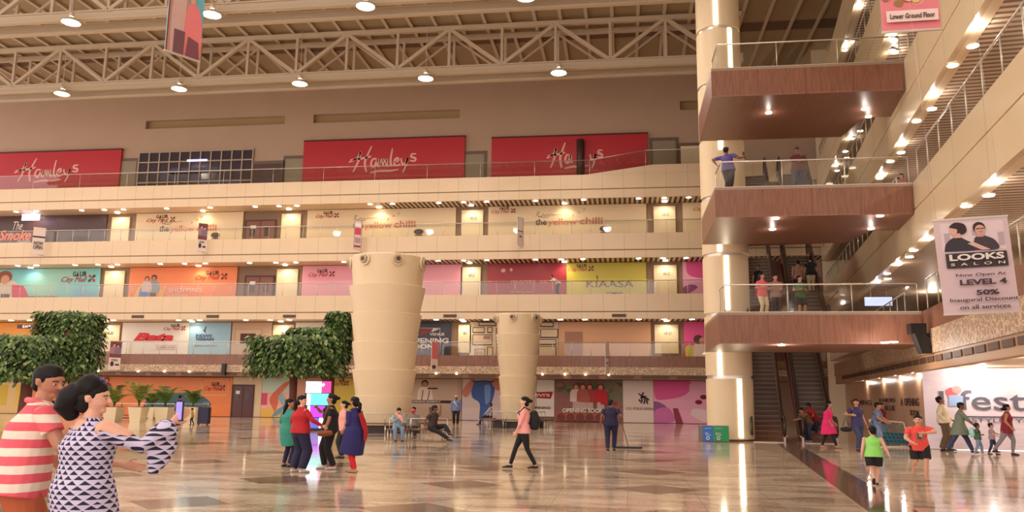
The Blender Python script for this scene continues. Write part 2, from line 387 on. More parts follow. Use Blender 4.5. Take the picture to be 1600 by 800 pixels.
# little spots on the bronze ledge
lp = tag(MB().use(LAMP).ball((0, 0, 0), (.07, .07, .05), 8, 5).build('ledge_spot'), 'tiny glowing spot on the ledge below the lace screen', 'lamp', 'tiny spots along the ledge over the ground floor')
lp.location = (XL+17, D1-.16, 3.27)
for u in (107, 155, 217, 258, 297, 392, 640, 682, 714, 848, 883, 915, 951): c = lp.copy(); COL.objects.link(c); c.location = (YP(u, 585, D1).x, D1-.16, 3.27)
# ---- glass balustrades
def railing(name, label, pts, step=1.33, h=.95, glass_h=.86, y_in=0.0, group=None, rail_m=CHROME, dp=.02):
    t = thing(name, label, 'railing', pts[0], 0, group)
    g = MB().use(GLASS); hr = MB().use(rail_m)
    for a, b in zip(pts[:-1], pts[1:]):
        a, b = Vector(a), Vector(b); d = (b-a); L = d.length; d.normalize(); nn = Vector((-d.y, d.x, 0))*.006
        for q in ((a, b),): g.hexa([a-nn, b-nn, b+nn, a+nn]+[p+Vector((0, 0, glass_h)) for p in (a-nn, b-nn, b+nn, a+nn)])
        hr.tube([a+Vector((0, 0, h)), b+Vector((0, 0, h))], .028, 8)
        k = max(1, round(L/step))
        for i in range(k+1):
            if i == 0 and a != Vector(pts[0]): continue
            p = a+d*(L*i/k)
            MB().use(rail_m).tube([p, p+Vector((0, 0, h))], dp, 6).build('post', t, world=True)
    g.build('glass_panel', t, world=True); hr.build('handrail', t, world=True); return t
for k, h, nm in ((4, .93, 'fourth'), (3, .95, 'third'), (2, .95, 'second')):
    railing('glass_railing', 'long frameless glass balustrade with steel handrail along the %s storey of the back facade' % nm, [(-50.5, D1+.08, Z[k]), (XRE-7, D1+.08, Z[k])], 1.33, h)
railing('glass_railing', 'clear glass balustrade with thin rail in front of the red toy shop banners', [(-50.5, D1+.25, Z[5]), (-2.4, D1+.25, Z[5]), (1.6, D1+.25, Z[5]+.62), (XRE-7, D1+.25, Z[5]+.62)], 4.0, 1.15, 1.1)
# ---- right wing: fascia, soffits, slabs
def RP(s, t, z): P = CR+dR*s+nR*t; return (P.x, P.y, z)
def rbox(mb, s0, s1, t0, t1, z0, z1):
    return mb.hexa([RP(s0, t0, z0), RP(s0, t1, z0), RP(s1, t1, z0), RP(s1, t0, z0), RP(s0, t0, z1), RP(s0, t1, z1), RP(s1, t1, z1), RP(s1, t0, z1)])
S0, S1, TW = -32.0, 29.0, 7.0
for k, (zg, zb) in {6: (20.6, 19.85), 5: (16.2, 15.4), 4: (11.9, 10.93), 3: (7.95, 6.87)}.items():
    zt_ = Z.get(k, 21.86)
    f = MB().use(CREAM_R); rbox(f, S0, S1, 0, .16, zg+.03, zt_); rbox(f, S0, S1, .05, .16, zg-.03, zg+.03); rbox(f, S0, S1, -.01, .16, zb, zg-.03)
    structure(f.build('trim_%d' % n)); n += 1
    structure(rbox(MB().use(CREAMP), S0, S1, .16, .42, zb+.0, zb+.08).build('ceiling_wing'))
    structure(rbox(MB().use(SLAT_R), S0, S1, .42, TW, zb+.05, zb+.1).build('ceiling_wing_slats'))
    structure(rbox(MB().use(TAN), S0, S1, .16, TW, zt_-.3, zt_).build('floor_wing'))
f = rbox(MB().use(WOOD), S0, -.02, 0, .16, 3.9, Z[2]); structure(f.build('trim_%d' % n)); n += 1
f = rbox(MB().use(LACE), S0, S1-4, -.05, .16, 3.15, 3.9); structure(f.build('trim_%d' % n)); n += 1
f = rbox(MB().use(mat('bronze_trim_light', (176, 138, 104), .5)), S0, S1-4, 0, .3, 2.68, 3.15); structure(f.build('trim_%d' % n)); n += 1
structure(rbox(MB().use(CREAMP), S0, S1-4, .3, TW+8, 2.92, 3.0).build('ceiling_wing'))
structure(rbox(MB().use(TAN), S0, S1, .16, TW, Z[2]-.3, Z[2]).build('floor_wing'))
structure(rbox(MB().use(mat('wing_wall', (196, 166, 132), .5, noise=.04)), S0, S1+3, TW, TW+.2, Z[2], 26.0).build('wall_right'))
structure(rbox(MB().use(CREAMP), S1, S1+.2, 0, TW, 0, 26).build('wall_right_end'))
gr = None
s = -25.0
while s < 22:
    c = MB().use(DARK).box(-.42, .42, -.03, .03, -.09, .09).build('air_grille') if gr is None else gr.copy()
    if gr is None: gr = c
    else: COL.objects.link(c)
    tag(c, 'short dark grille in the bronze band of the right wing above the shop banner', 'vent', 'air grilles along the right wing band')
    c.location = RP(s, -.01, 2.98); c.rotation_euler = (0, 0, math.pi/2-AZ); s += 1.1
gr = None
for u, v in ((1551, 250), (1483, 314), (1434, 361), (1397, 395), (1370, 422), (1348, 442)):
    s, z = RW(u, v)
    c = MB().use(mat('grille_bronze', (150, 122, 96), .5)).box(-.42, .42, -.03, .03, -.21, .21).build('square_vent') if gr is None else gr.copy()
    if gr is None: gr = c
    else: COL.objects.link(c)
    tag(c, 'square louvred vent in the cream fascia of the right wing third storey', 'vent', 'square vents in the cream fascia of the right wing')
    c.location = RP(s, .13, 7.45); c.rotation_euler = (0, 0, math.pi/2-AZ)
for k in (5, 4, 3, 2):
    for a, b, w in (((S0, -.4, 'between the viewer and the bridges'), (3.2, S1-1, 'beyond the bridges'))[i] for i in (0, 1)):
        railing('glass_railing', 'glass balustrade on the right wing %s storey %s' % ({5: 'fifth', 4: 'fourth', 3: 'third', 2: 'second'}[k], w), [RP(a, .1, Z[k]), RP(b, .1, Z[k])], 1.5, 1.0, .92)
# ---- the three bridges
def bridge(k, label):
    t = thing('walkway_bridge', label, 'bridge', (3.1, DB, Z[k]))
    poly = [(3.12, DB), (9.56, DB), (9.93, 31.0), (8.95, 31.0), (8.7, 33.3), (3.12, 33.3)]
    mb = MB().use(WOOD); mb.prism([(x, y) for x, y in poly], Z[k]-1.02, Z[k]-.1); mb.build('fascia', t, world=True)
    MB().use(WOOD_D).prism([(x+.0, y) for x, y in poly], Z[k]-1.06, Z[k]-1.02).build('soffit', t, world=True)
    MB().use(mat('grey_stone_deck', (150, 130, 112), .3)).prism(poly, Z[k]-.1, Z[k]).build('deck', t, world=True)
    MB().use(CHROME).box(3.12, 9.56, DB-.008, DB+.05, Z[k]-.012, Z[k]+.006).build('edge_strip', t, world=True)
    return t
bridge(2, 'walnut clad bridge lowest of the three, at the second storey in front of the escalators')
bridge(3, 'walnut clad bridge in the middle of the three, carrying a man photographing')
bridge(4, 'walnut clad bridge topmost of the three, below the roof trusses')
for k, nm in ((2, 'lowest'), (3, 'middle'), (4, 'topmost')):
    railing('glass_railing', 'glass balustrade with steel handrail on the front edge of the %s walnut bridge' % nm, [(3.35, DB+1.6, Z[k]), (3.35, DB+.12, Z[k]), (9.5, DB+.12, Z[k])], 1.9, .93, .86, dp=.016)
# landing decks where the escalators arrive
ESC_A = R(34); EW = .6
LA = Vector((YP(1222, 686, 36.6).x-EW, 36.6, 0)); LB = Vector((YP(1276, 686, 36.6).x, 36.6, 0)); GAP = (LB-LA).dot(nR); LB = LA+nR*GAP
for k in (2, 3, 4):
    q = MB().use(WOOD_D)
    a, b = LA-nR*1.6+dR*7.8, LB+nR*1.3+dR*7.8
    q.hexa([(*p.xy, z) for z in (Z[k]-.9, Z[k]) for p in (a, b, b+dR*13, a+dR*13)])
    structure(q.build('floor_landing'))
# ---- large round column with LED strips
cx, cy, rr = 4.32, 35.95, .96
t = thing('round_column', 'tall round cream clad column with glowing vertical light strips beside the bridges', 'column', (cx, cy, 0))
prof = []
ringz = []
for y in (40, 128, 212, 306, 396, 490, 589): ringz.append(YP(1140, y, cy-rr).z)
zs = [0]+sorted(ringz)+[26]
for a, b in zip(zs[:-1], zs[1:]):
    MB().use(CREAMP).drum([(rr, a+.07), (rr, b-.07)], 48).build('cladding_drum', t)
    if b < 26: MB().use(CHROME).drum([(rr-.05, b-.07), (rr-.05, b+.07)], 48).build('ring_joint', t)
MB().use(DARK).lathe([(rr+.02, 0), (rr+.02, .08)], 0, 0, 48).build('plinth', t)
for u, v0, v1 in ((1117, -60, 38), (1141, 42, 104), (1115, 150, 210), (1126, 214, 233), (1124, 338, 392), (1136, 399, 484), (1125, 538, 587), (1157, 592, 684), (1158, 600, 610)):
    if u == 1158: continue
    P = YP(u, (v0+v1)/2, cy-rr); zt, zb = YP(u, v0, cy-rr).z, max(.08, YP(u, v1, cy-rr).z)
    xx = max(-.93, min(.93, (P.x-cx)/rr)); y = -math.sqrt(1-xx*xx)*rr; ang = math.atan2(y, xx*rr)
    ww = .085; c1 = Vector((math.cos(ang), math.sin(ang), 0)); c2 = Vector((-c1.y, c1.x, 0))
    o = [c1*(rr-.02)-c2*ww, c1*(rr-.02)+c2*ww, c1*(rr+.025)+c2*ww, c1*(rr+.025)-c2*ww]
    MB().use(STRIP).hexa([(q.x, q.y, z) for z in (zb, zt) for q in (o[0], o[3], o[2], o[1])]).build('light_strip', t)
# ---- escalators
DGLASS = glass_material('bronze_glass', (190, 165, 148), .16)
STEP = mat('ribbed_grey_step', (150, 132, 122), .4, .2); STEPD = mat('dark_riser', (104, 86, 80), .5, .1)
SKIRT = mat('skirt_steel', (176, 154, 136), .3, .6); RUB = mat('rubber_handrail', (60, 46, 44), .35)
def escalator(loc, rise, label):
    t = thing('escalator', label, 'escalator', loc, -AZ); w = EW; run = rise/math.tan(ESC_A); ns = int(rise/.2)
    MB().use(SKIRT).box(-w, w, -1.9, 0, -.02, .03).build('lower_comb_plate', t); MB().use(SKIRT).box(-w, w, run, run+1.2, rise-.05, rise+.02).build('upper_comb_plate', t)
    for i in range(ns):
        y, z = run*(i+.5)/ns, rise*(i+1)/ns-.02; d = run/ns
        mb = MB().use(STEP).box(-w, w, y-d/2, y+d/2+.03, z-.04, z); mb.use(STEPD).box(-w, w, y-d/2+.01, y-d/2+.05, z-.22, z-.04); mb.use(mat('yellow_edge', (150, 132, 96), .5)).box(-w, w, y-d/2-.005, y-d/2+.025, z-.03, z+.003)
        mb.build('step', t)
    def pth(off): return [(-1.2, off), (-.25, off), (.2, off+.06), (run-.2, rise+off-.06+.0), (run+.3, rise+off), (run+1.0, rise+off)]
    for s in (-1, 1):
        x = s*(w+.04); P = pth(0)
        mb = MB().use(SKIRT); gl = MB().use(DGLASS)
        for (a, za), (b, zb) in zip(P[:-1], P[1:]):
            mb.hexa([(x-.04, a, za-.35), (x+.04, a, za-.35), (x+.04, b, zb-.35), (x-.04, b, zb-.35), (x-.04, a, za+.24), (x+.04, a, za+.24), (x+.04, b, zb+.24), (x-.04, b, zb+.24)])
            xo = x+s*.1; mb.hexa([(min(xo, x)-.0, a, za+.2), (max(xo, x), a, za+.2), (max(xo, x), b, zb+.2), (min(xo, x), b, zb+.2), (min(xo, x), a, za+.25), (max(xo, x), a, za+.25), (max(xo, x), b, zb+.25), (min(xo, x), b, zb+.25)])
            gl.hexa([(x-.012, a, za+.24), (x+.012, a, za+.24), (x+.012, b, zb+.24), (x-.012, b, zb+.24), (x-.012, a, za+.95), (x+.012, a, za+.95), (x+.012, b, zb+.95), (x-.012, b, zb+.95)])
        mb.build('skirt_panel', t); gl.build('balustrade_glass', t)
        H = [(x, a, za+1.0) for a, za in P]
        c0 = [(x, -1.2-.38*math.sin(q), .62+.38*math.cos(q)) for q in (math.pi, 2.5, 1.9, 1.2, .6)]
        c1 = [(x, run+1.0+.38*math.sin(q), rise+.62+.38*math.cos(q)) for q in (.6, 1.2, 1.9, 2.5, math.pi)]
        MB().use(RUB).tube(c0+H+c1, .05, 8).build('handrail', t)
    mb = MB().use(WOOD_D)
    mb.hexa([(-w-.16, -.3, -.05), (w+.16, -.3, -.05), (w+.16, run+.3, rise-.95), (-w-.16, run+.3, rise-.95), (-w-.16, -.3, .0), (w+.16, -.3, .0), (w+.16, run+.3, rise-.3), (-w-.16, run+.3, rise-.3)])
    mb.build('truss_casing', t); return t
for k, nm in ((1, 'rising from the ground floor'), (2, 'rising from the second storey'), (3, 'rising from the third storey')):
    for side, off in (('left', 0), ('right', GAP)):
        b = LA+nR*off+dR*(0 if k == 1 else .2)
        escalator((b.x, b.y, Z[k]+(0 if k == 1 else 0)), Z[k+1]-Z[k], '%s glass sided escalator of the pair %s' % (side, nm))
for k in (2, 3):   # floor in front of the upper flights
    a, b = LA-nR*.8-dR*3.2, LB+nR*1.2-dR*3.2
    structure(MB().use(WOOD_D).hexa([(*p.xy, z) for z in (Z[k]-.5, Z[k]-.03) for p in (a, b, b+dR*3.4, a+dR*3.4)]).build('floor_landing'))
# ---- roof trusses
def truss(Y, x0, x1, label):
    zb, zt = 22.5, 25.7; t = thing('roof_truss', label, 'truss', (x0, Y, zb))
    mb = MB().use(TRUSS)
    for yy in (0, 1.5): mb.box(x0, x1, Y+yy-.16, Y+yy+.16, zb-.05, zb+.05).box(x0, x1, Y+yy-.03, Y+yy+.03, zb+.05, zb+.42).box(x0, x1, Y+yy-.16, Y+yy+.16, zb+.42, zb+.5)
    mb.build('bottom_chord', t, world=True)
    mb = MB().use(TRUSS)
    for yy in (0, 1.5): mb.box(x0, x1, Y+yy-.13, Y+yy+.13, zt-.2, zt+.1)
    mb.build('top_chord', t, world=True)
    ph = YP(620, 120, 50).x % 7.0; x = x0-(x0 % 7.0)+ph; i = 0
    while x < x1:
        for yy in (0, 1.5):
            MB().use(TRUSS).beam((x, Y+yy, zb+.45), (x, Y+yy, zt-.1), .17, .17).build('vertical_strut', t, world=True)
            if x+3.5 < x1:
                MB().use(TRUSS).beam((x+3.5, Y+yy, zb+.45), (x+3.5, Y+yy, zt-.1), .17, .17).build('vertical_strut', t, world=True)
                a = .22 if yy == 0 else .12
                MB().use(TRUSS).beam((x, Y+yy, zb+.45), (x+3.5, Y+yy, zt-.1), a, a).build('diagonal_strut', t, world=True)
                MB().use(TRUSS).beam((x+7, Y+yy, zb+.45), (x+3.5, Y+yy, zt-.1), a, a).build('diagonal_strut', t, world=True)
        x += 7.0
    return t
truss(50, -58, 7.5, 'cream steel lattice roof truss nearest the back wall')
truss(40, -58, 7.5, 'cream steel lattice roof truss one bay nearer to the viewer than the other')
# ---- lamps
def lamp_light(loc, power, parent, spot=150, r=.15, color=(1, .87, .76)):
    l = bpy.data.lights.new('lamp_light', 'SPOT'); l.energy = power; l.color = color; l.spot_size = R(spot); l.spot_blend = .6; l.shadow_soft_size = r
    o = bpy.data.objects.new('lamp_light', l); COL.objects.link(o); o.location = loc; o.parent = parent; return o
t0 = None
spots = [(x, 49.7) for x in (-47.3, -38.6, -29.9, -21.3, -12.7, -4.0)]+[(x, 39.5) for x in (-39, -30.6, -22.2, -13.5, -4.9)]+[(x, y) for y in (29.5, 17, 5) for x in (-36, -24, -13, -2)]
for x, y in spots:
    if t0 is None:
        t0 = thing('high_bay_lamp', 'x', 'lamp', (x, y, 22.1)); MB().use(TRIM).lathe([(.1, .32), (.14, .5), (.05, .7)], n=16).build('lamp_housing', t0)
        rf = MB().use(TRIM).lathe([(.5, .0), (.42, .16), (.12, .33)], n=24, close=False).build('reflector', t0); MB().use(LAMP).ball((0, 0, .05), (.44, .44, .13), 20, 8).build('diffuser', rf)
        MB().use(TRIM).tube([(0, 0, .68), (0, 0, 3.8)], .015, 6).build('suspension_cord', t0)
        lamp_light((0, 0, -.12), HB_POWER, t0, 172, .4); q = t0
    else: q = dup(t0, (x, y, 22.1))
    row = 'hanging near the back wall' if y > 45 else ('hanging under the nearer roof truss' if y > 35 else 'over the middle of the atrium')
    q['label'] = 'glowing round high bay lamp '+row; q['group'] = 'high bay lamps '+row
def downlight(): return MB().use(TRIM).lathe([(.17, 0), (.17, .03)], n=18).use(LAMP).lathe([(.14, -.025), (.14, 0)], n=18).build('recessed_downlight')
dl = None
def put_dl(P, label, group, sc=1.0):
    global dl
    if dl is None: dl = downlight(); c = dl
    else: c = dl.copy(); COL.objects.link(c)
    c.location = P; c.scale = (sc, sc, 1); tag(c, label, 'lamp', group); return c
rowx = {4: (28, 59, 130, 165, 195, 262, 330, 400, 437, 465, 579, 614, 686, 725, 761, 837, 912, 998, 1038, 1076), 3: (30, 59, 119, 155, 185, 252, 290, 322, 391, 432, 463, 538, 685, 725, 761, 837, 877, 911, 998, 1036, 1072), 2: (19, 48, 166, 178, 280, 298, 313, 385, 423, 453, 682, 722, 760, 876, 914, 998, 1038, 1081)}
zb_ = {4: 15.8, 3: 11.45, 2: 7.14}
for k in (4, 3, 2):
    for j, u in enumerate(rowx[k]):
        P = YP(u, {4: 320, 3: 410, 2: 501}[k], D1+.55); nm = {4: 'fourth', 3: 'third', 2: 'second'}[k]
        put_dl((P.x, D1+.45, zb_[k]+.0), 'small recessed downlight glowing in the %s storey walkway ceiling of the back facade' % nm, 'downlights over the %s storey walkway' % nm, 1.25)
def wing_light(par, power, dz=.14):
    l = bpy.data.lights.new('downlight_glow', 'POINT'); l.energy = power; l.color = (1, .88, .78); l.shadow_soft_size = .035
    o = bpy.data.objects.new('downlight_glow', l); COL.objects.link(o); o.location = (0, 0, -dz); o.parent = par
for s_, t_, zz in ((-14, 3, 10.97), (-22, 3, 10.97), (-14, 3, 6.91), (-22, 3, 6.91), (-8, 3.4, 10.97), (-8, 3.4, 6.91), (-2, 3.4, 6.91), (-2, 3.4, 10.97), (6, 3.4, 6.91), (6, 3.4, 10.97), (6, 3.4, 15.44), (14, 3.4, 6.91), (14, 3.4, 10.97)):
    c = put_dl(RP(s_, t_, zz-.0), 'round fill downlight added deeper in the slatted ceiling of the right wing', 'added fill downlights in the slatted wing ceiling', .95); wing_light(c, WING_POWER*1.6, .4)  # lamps added to brighten the dark slats, their point lights set lower
for zz, k, pts in ((10.93, 'under the fourth storey slab', ((1525, 43), (1520, 73), (1488, 103), (1456, 150), (1456, 171), (1431, 190), (1407, 226), (1408, 239), (1389, 253), (1369, 275), (1373, 279))),
                   (6.87, 'under the third storey slab', ((1548, 287), (1545, 306), (1504, 323), (1447, 375), (1424, 392), (1421, 402), (1403, 414), (1386, 428), (1387, 436), (1370, 442))),
                   (15.4, 'under the fifth storey slab', ((1393, 58), (1397, 64), (1393, 80), (1398, 82), (1350, 171), (1344, 205), (1331, 217), (1321, 237), (1323, 247), (1306, 259), (1308, 267))), (19.85, 'under the topmost cream fascia', ((1342, 11), (1332, 66), (1319, 79), (1315, 73))),
                   (2.92, 'in the ground floor ceiling of the right wing', ((1547, 560), (1568, 560), (1600, 552), (1640, 540)))):
    for j, (u, v) in enumerate(pts):
        q = G(u, v, zz-.03); sl = (q-CR).dot(dR); tl_ = (q-CR).dot(nR)
        if zz > 3:
            tl_ = min(6.6, max(.2, tl_)); q = Vector(RP(min(28, sl), tl_, 0))
        c = put_dl((*q.xy, zz-.01), 'round recessed downlight %s of the right wing' % k.replace(' of the right wing', ''), 'downlights '+k, .95)
        if j % 3 == 0 or zz < 3: wing_light(c, WING_POWER*(.8 if zz < 3 else .4))
for zz, k, pts in ((12.14, 'topmost', ((1201, 176), (1351, 170), (1357, 182))), (7.81, 'middle', ((1212, 341), (1207, 358), (1375, 337), (1361, 357))), (3.5, 'lowest', ((1221, 539), (1383, 535), (1397, 534)))):
    for u, v in pts:
        P = G(u, v, zz)
        c = put_dl((*P.xy, zz+.0), 'recessed downlight in the wooden underside of the %s bridge' % k, 'downlights under the %s bridge' % k, .8); wing_light(c, 45 if k == 'lowest' else 8, .25)

for x_ in (12.4, 14.9, 17.4):
    c = put_dl((x_, 31.1, 2.9), 'added bright downlight washing the big white store banner on the right', 'added downlights washing the store banner', .95); wing_light(c, WING_POWER*1.5)  # extra row of lamps put in to brighten the banner

for s_ in (4.5, 8, 12, 17):
    c = put_dl(RP(s_, .45, 2.91), 'added downlight grazing the peach barricade under the right wing', 'added downlights along the peach barricade', .8); wing_light(c, 16, .3)  # fill lamps added under the soffit to lighten the barricade
# ================================================================ SHOP FRONTS
YS = D2+.1            # wall face behind the hoardings
def hoard(u0, u1, k, back, label, zt=None, zb=None, name='shop_hoarding', cat='hoarding', y=None, t=.07):
    v = {4: 345, 3: 440, 2: 530, 1: 625}[k]
    x0, x1 = YP(u0, v, D2).x, YP(u1, v, D2).x
    zb = Z[k]+.03 if zb is None else zb; zt = ({4: 15.78, 3: 11.42, 2: 7.1, 1: 2.95}[k]) if zt is None else zt
    t0 = thing(name, label, cat, (x0, (y or D2)-.02, zb)); p = Poster(x1-x0, zt-zb, back, t); return t0, p
def done(t0, p): p.build(t0); return t0
DKT = mat('dark_brown_ink', (74, 50, 42), .6); REDT = mat('red_ink', (190, 50, 48), .6)
def mall_logo(t, w, h, a0, b0, a1, b1, y=-.02):
    X0, X1, Z0, Z1 = a0*w, a1*w, b0*h, b1*h; ww, hh = X1-X0, Z1-Z0
    text('G', X0+.32*ww, X0+.4*ww, Z0+.6*hh, Z1, y, DKT, t, bold=.02); text('UR', X0+.52*ww, X0+.72*ww, Z0+.6*hh, Z1, y, DKT, t, bold=.02)
    text('City Mall', X0, X0+.74*ww, Z0+.05*hh, Z0+.58*hh, y, REDT, t, shear=.4)
    mb = MB().use(DKT); cx, cz, s = X0+.88*ww, Z0+.45*hh, .4*hh
    mb.face([(X0+.41*ww, y-.01, Z0+.6*hh), (X0+.5*ww, y-.01, Z0+.6*hh), (X0+.455*ww, y-.01, Z1)])
    for k, m in ((0, DKT), (1, REDT), (2, DKT), (3, REDT)):
        a = R(45+90*k); c, sn = math.cos(a), math.sin(a); mb.use(m)
        mb.face([(cx, y-.012, cz), (cx+s*(c*.7-sn*.3), y-.012, cz+s*(sn*.7+c*.3)), (cx+s*c, y-.012, cz+s*sn), (cx+s*(c*.7+sn*.3), y-.012, cz+s*(sn*.7-c*.3))][::1])
    mb.build('logo_mark', t)
HS = [[(.0, .42), (.08, .5), (.14, .62), (.17, .8), (.15, .5), (.1, .2), (.07, .05)], [(.02, .5), (.2, .55), (.33, .62)], [(.33, 1.0), (.28, .7), (.24, .4), (.26, .1), (.27, .03)],
      [(.42, .5), (.36, .52), (.33, .32), (.38, .22), (.43, .5), (.43, .25), (.47, .25)], [(.48, .5), (.48, .24), (.51, .5), (.53, .26), (.56, .5), (.57, .24), (.6, .26)],
      [(.64, .9), (.62, .5), (.63, .25), (.66, .25)], [(.67, .38), (.73, .42), (.72, .53), (.68, .45), (.68, .27), (.73, .25), (.76, .32)], [(.77, .52), (.79, .32), (.84, .32), (.87, .54), (.84, .2), (.8, -.02)],
      [(.99, .66), (.93, .66), (.92, .56), (.98, .5), (.97, .4), (.9, .42)], [(.32, .0), (.45, .06), (.62, .06), (.74, .1)]]
REDB = mat('crimson_banner', (188, 34, 44), .5, noise=.04, nscale=.4); PINKW = mat('pale_pink_print', (232, 176, 160), .5); GOLD = mat('gold_print', (214, 120, 96), .5)
def hamleys(u0, u1, v0, v1, tz0, tz1, label, gap=False):
    x0, x1, z0, z1 = frect(u0, u1, v0, v1, D2-.2); t = thing('red_shop_banner', label, 'banner', (x0, D2-.25, 17.45))
    w, h = x1-x0, z1-17.45; MB().use(REDB).box(0, w, 0, .2, 0, h).build('banner_face', t); MB().use(mat('dark_edge', (84, 28, 30), .6)).box(-.02, w+.02, -.02, .25, h, h+.12).build('top_frame', t)
    a, b = tz0*w, tz1*w
    S = [p for i, p in enumerate(HS) if not (gap and i in (4, 5, 6))]
    strokes(S, a, b, h*.3, h*.86, -.02, .17, PINKW, t, label='pale handwritten toy shop name')
    text('The Finest Toy Shop in the World', a+.1*(b-a), a+.9*(b-a), h*.22, h*.27, -.02, GOLD, t)
    return t
hamleys(-45, 188, 238, 292, .30, .73, 'crimson toy shop banner at the far left under the roof')
hamleys(474, 726, 218, 280, .29, .71, 'crimson toy shop banner in the middle of the upper wall, its lettering complete')
h3 = hamleys(768, 1012, 213, 272, .36, .72, 'crimson toy shop banner on the right with a dark post before its lettering', True)
x = YP(907, 240, D2-.4).x; tag(MB().use(DKT).tube([(x, D2-.6, 17.53), (x, D2-.6, 20.6)], .28, 10).build('dark_post'), 'dark post standing before the lettering of the right crimson banner', 'post')
# side panels on the top storey
PIL = mat('grey_brown_panel', (112, 92, 76), .6); GREYP = mat('warm_grey_panel', (150, 136, 112), .6)
for u0, u1, v0, m, lab in ((188, 212, 252, GREYP, 'grey-brown wall panel between left crimson banner and the window'), (396, 440, 256, mat('dark_maroon_panel', (78, 50, 46), .5), 'dark low panel right of the grid window'), (446, 474, 248, GREYP, 'grey-green panel touching the left edge of the middle crimson banner'), (727, 756, 241, GREYP, 'grey-green panel touching the right edge of the middle crimson banner'), (1020, 1056, 220, GREYP, 'light panel framed in brown right of the last crimson banner'), (1064, 1098, 228, PANELW, 'pale low counter box by the column on the top storey')):
    x0, x1, z0, z1 = frect(u0, u1, v0, 280, D2-.1)
    t = thing('wall_panel', lab, 'panel', (x0, D2-.12, 17.45)); MB().use(m).box(0, x1-x0, 0, .1, 0, z1-17.45).build('panel_face', t)
    MB().use(PIL).box(-.2, x1-x0+.2, .01, .11, z1-17.45, z1-17.45+.25).box(-.2, 0, .01, .11, 0, z1-17.45).box(x1-x0, x1-x0+.2, .01, .11, 0, z1-17.45).build('panel_frame', t)
# gridded window of the top storey
x0, x1, z0, z1 = frect(216, 394, 236, 290, D2-.1); z0 = 17.45
wn = structure(MB().use(mat('dim_glass', (70, 62, 70), .15)).box(x0, x1, D2-.06, D2-.02, z0, z1).build('window_1'))
for i in range(12):
    x = x0+(x1-x0)*i/11; structure(MB().use(mat('pale_mullion', (178, 160, 140), .5)).box(x-.05, x+.05, D2-.14, D2-.06, z0, z1).build('window_mullion', wn))
for i in range(5):
    z = z0+(z1-z0)*i/4; MB().use(MATS['pale_mullion']).box(x0, x1, D2-.15, D2-.06, z-.05, z+.05).build('window_rail', wn)
MB().use(mat('pale_blue_tube', (170, 170, 240), .5, emit=3)).box(x0+4.2, x0+5.9, D2-.2, D2-.15, 19.95, 20.1).build('lit_tube', wn)
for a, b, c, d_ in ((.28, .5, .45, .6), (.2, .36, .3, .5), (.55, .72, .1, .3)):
    MB().use(mat('dim_blue_reflection', (66, 64, 96), .4)).box(x0+a*(x1-x0), x0+(b+.2)*(x1-x0), D2-.065, D2-.05, z0+c*(z1-z0), z0+d_*(z1-z0)).build('window_reflection', wn)  # reflections in the glass imitated by flat blue patches
# white lift-lobby panels with their lamps
wash = None
dn = 1
for k, (vt, vb) in {4: (338, 360), 3: (420, 460), 2: (505, 552)}.items():
    for u0, u1 in ((175, 203) if k == 4 else (163, 194) if k == 3 else (153, 186), (440, 470) if k == 4 else (432, 465) if k == 3 else (426, 458), (721, 755) if k == 4 else (720, 751) if k == 3 else (716, 736), (1021.5, 1055.5) if k == 4 else (1022, 1057.5) if k == 3 else (1023, 1060)):
        v = {4: 345, 3: 440, 2: 530}[k]; x0, x1 = YP(u0, v, D2).x, YP(u1, v, D2).x; zt = {4: 15.55, 3: 11.2, 2: 6.9}[k]
        d = structure(MB().use(PANELW).box(x0, x1, D2-.02, D2+.1, Z[k]+.02+(.28 if k == 2 else 0), zt).build('door_%d' % dn)); dn += 1
        if u0 > 700 or k < 3: text('HR-0%d' % (k-1), x0+.4*(x1-x0), x0+.7*(x1-x0), zt-.75, zt-.5, D2-.03, DKT, d)
        xc = (x0+x1)/2; zc = {4: 15.8, 3: 11.45, 2: 7.14}[k]
        if wash is None:
            wash = thing('wall_washer', 'x', 'lamp', (xc, D2-.55, zc)); MB().use(TRIM).lathe([(.2, 0), (.2, .04)], n=16).build('lamp_trim', wash); MB().use(LAMP).lathe([(.18, -.05), (.18, .0)], n=16).build('lamp_lens', wash)
            lamp_light((0, 0, -.1), WASH_POWER, wash, 150, .08, (1, .85, .62)); q = wash
        else: q = dup(wash, (xc, D2-.55, zc))
        q['label'] = 'bright lamp washing the ivory panel %s on the %s storey' % (['at the left', 'left of the middle', 'right of the middle', 'nearest the round column'][(dn-2) % 4], {4: 'fourth', 3: 'third', 2: 'second'}[k]); q.pop('group', None) if 'group' in q else None
for u, v, k, lab in ((592, 325, 4, 'over the middle yellow chilli hoarding'), (882, 313, 4, 'over the right yellow chilli hoarding'), (317, 331, 4, 'over the left yellow chilli hoarding'), (310, 416, 3, 'over the orange shopping hoarding'), (48, 417, 3, 'over the blue coming soon hoarding'), (52, 338, 4, 'over the dark restaurant hoarding'), (82, 507, 2, 'over the orange hoarding behind the tree'), (882, 411, 3, 'over the yellow-green hoarding'), (300, 503, 2, 'over the blue clothing hoarding')):
    q = dup(wash, (YP(u, v, D2-.55).x, D2-.55, {4: 15.8, 3: 11.45, 2: 7.14}[k]), label='bright lamp '+lab)
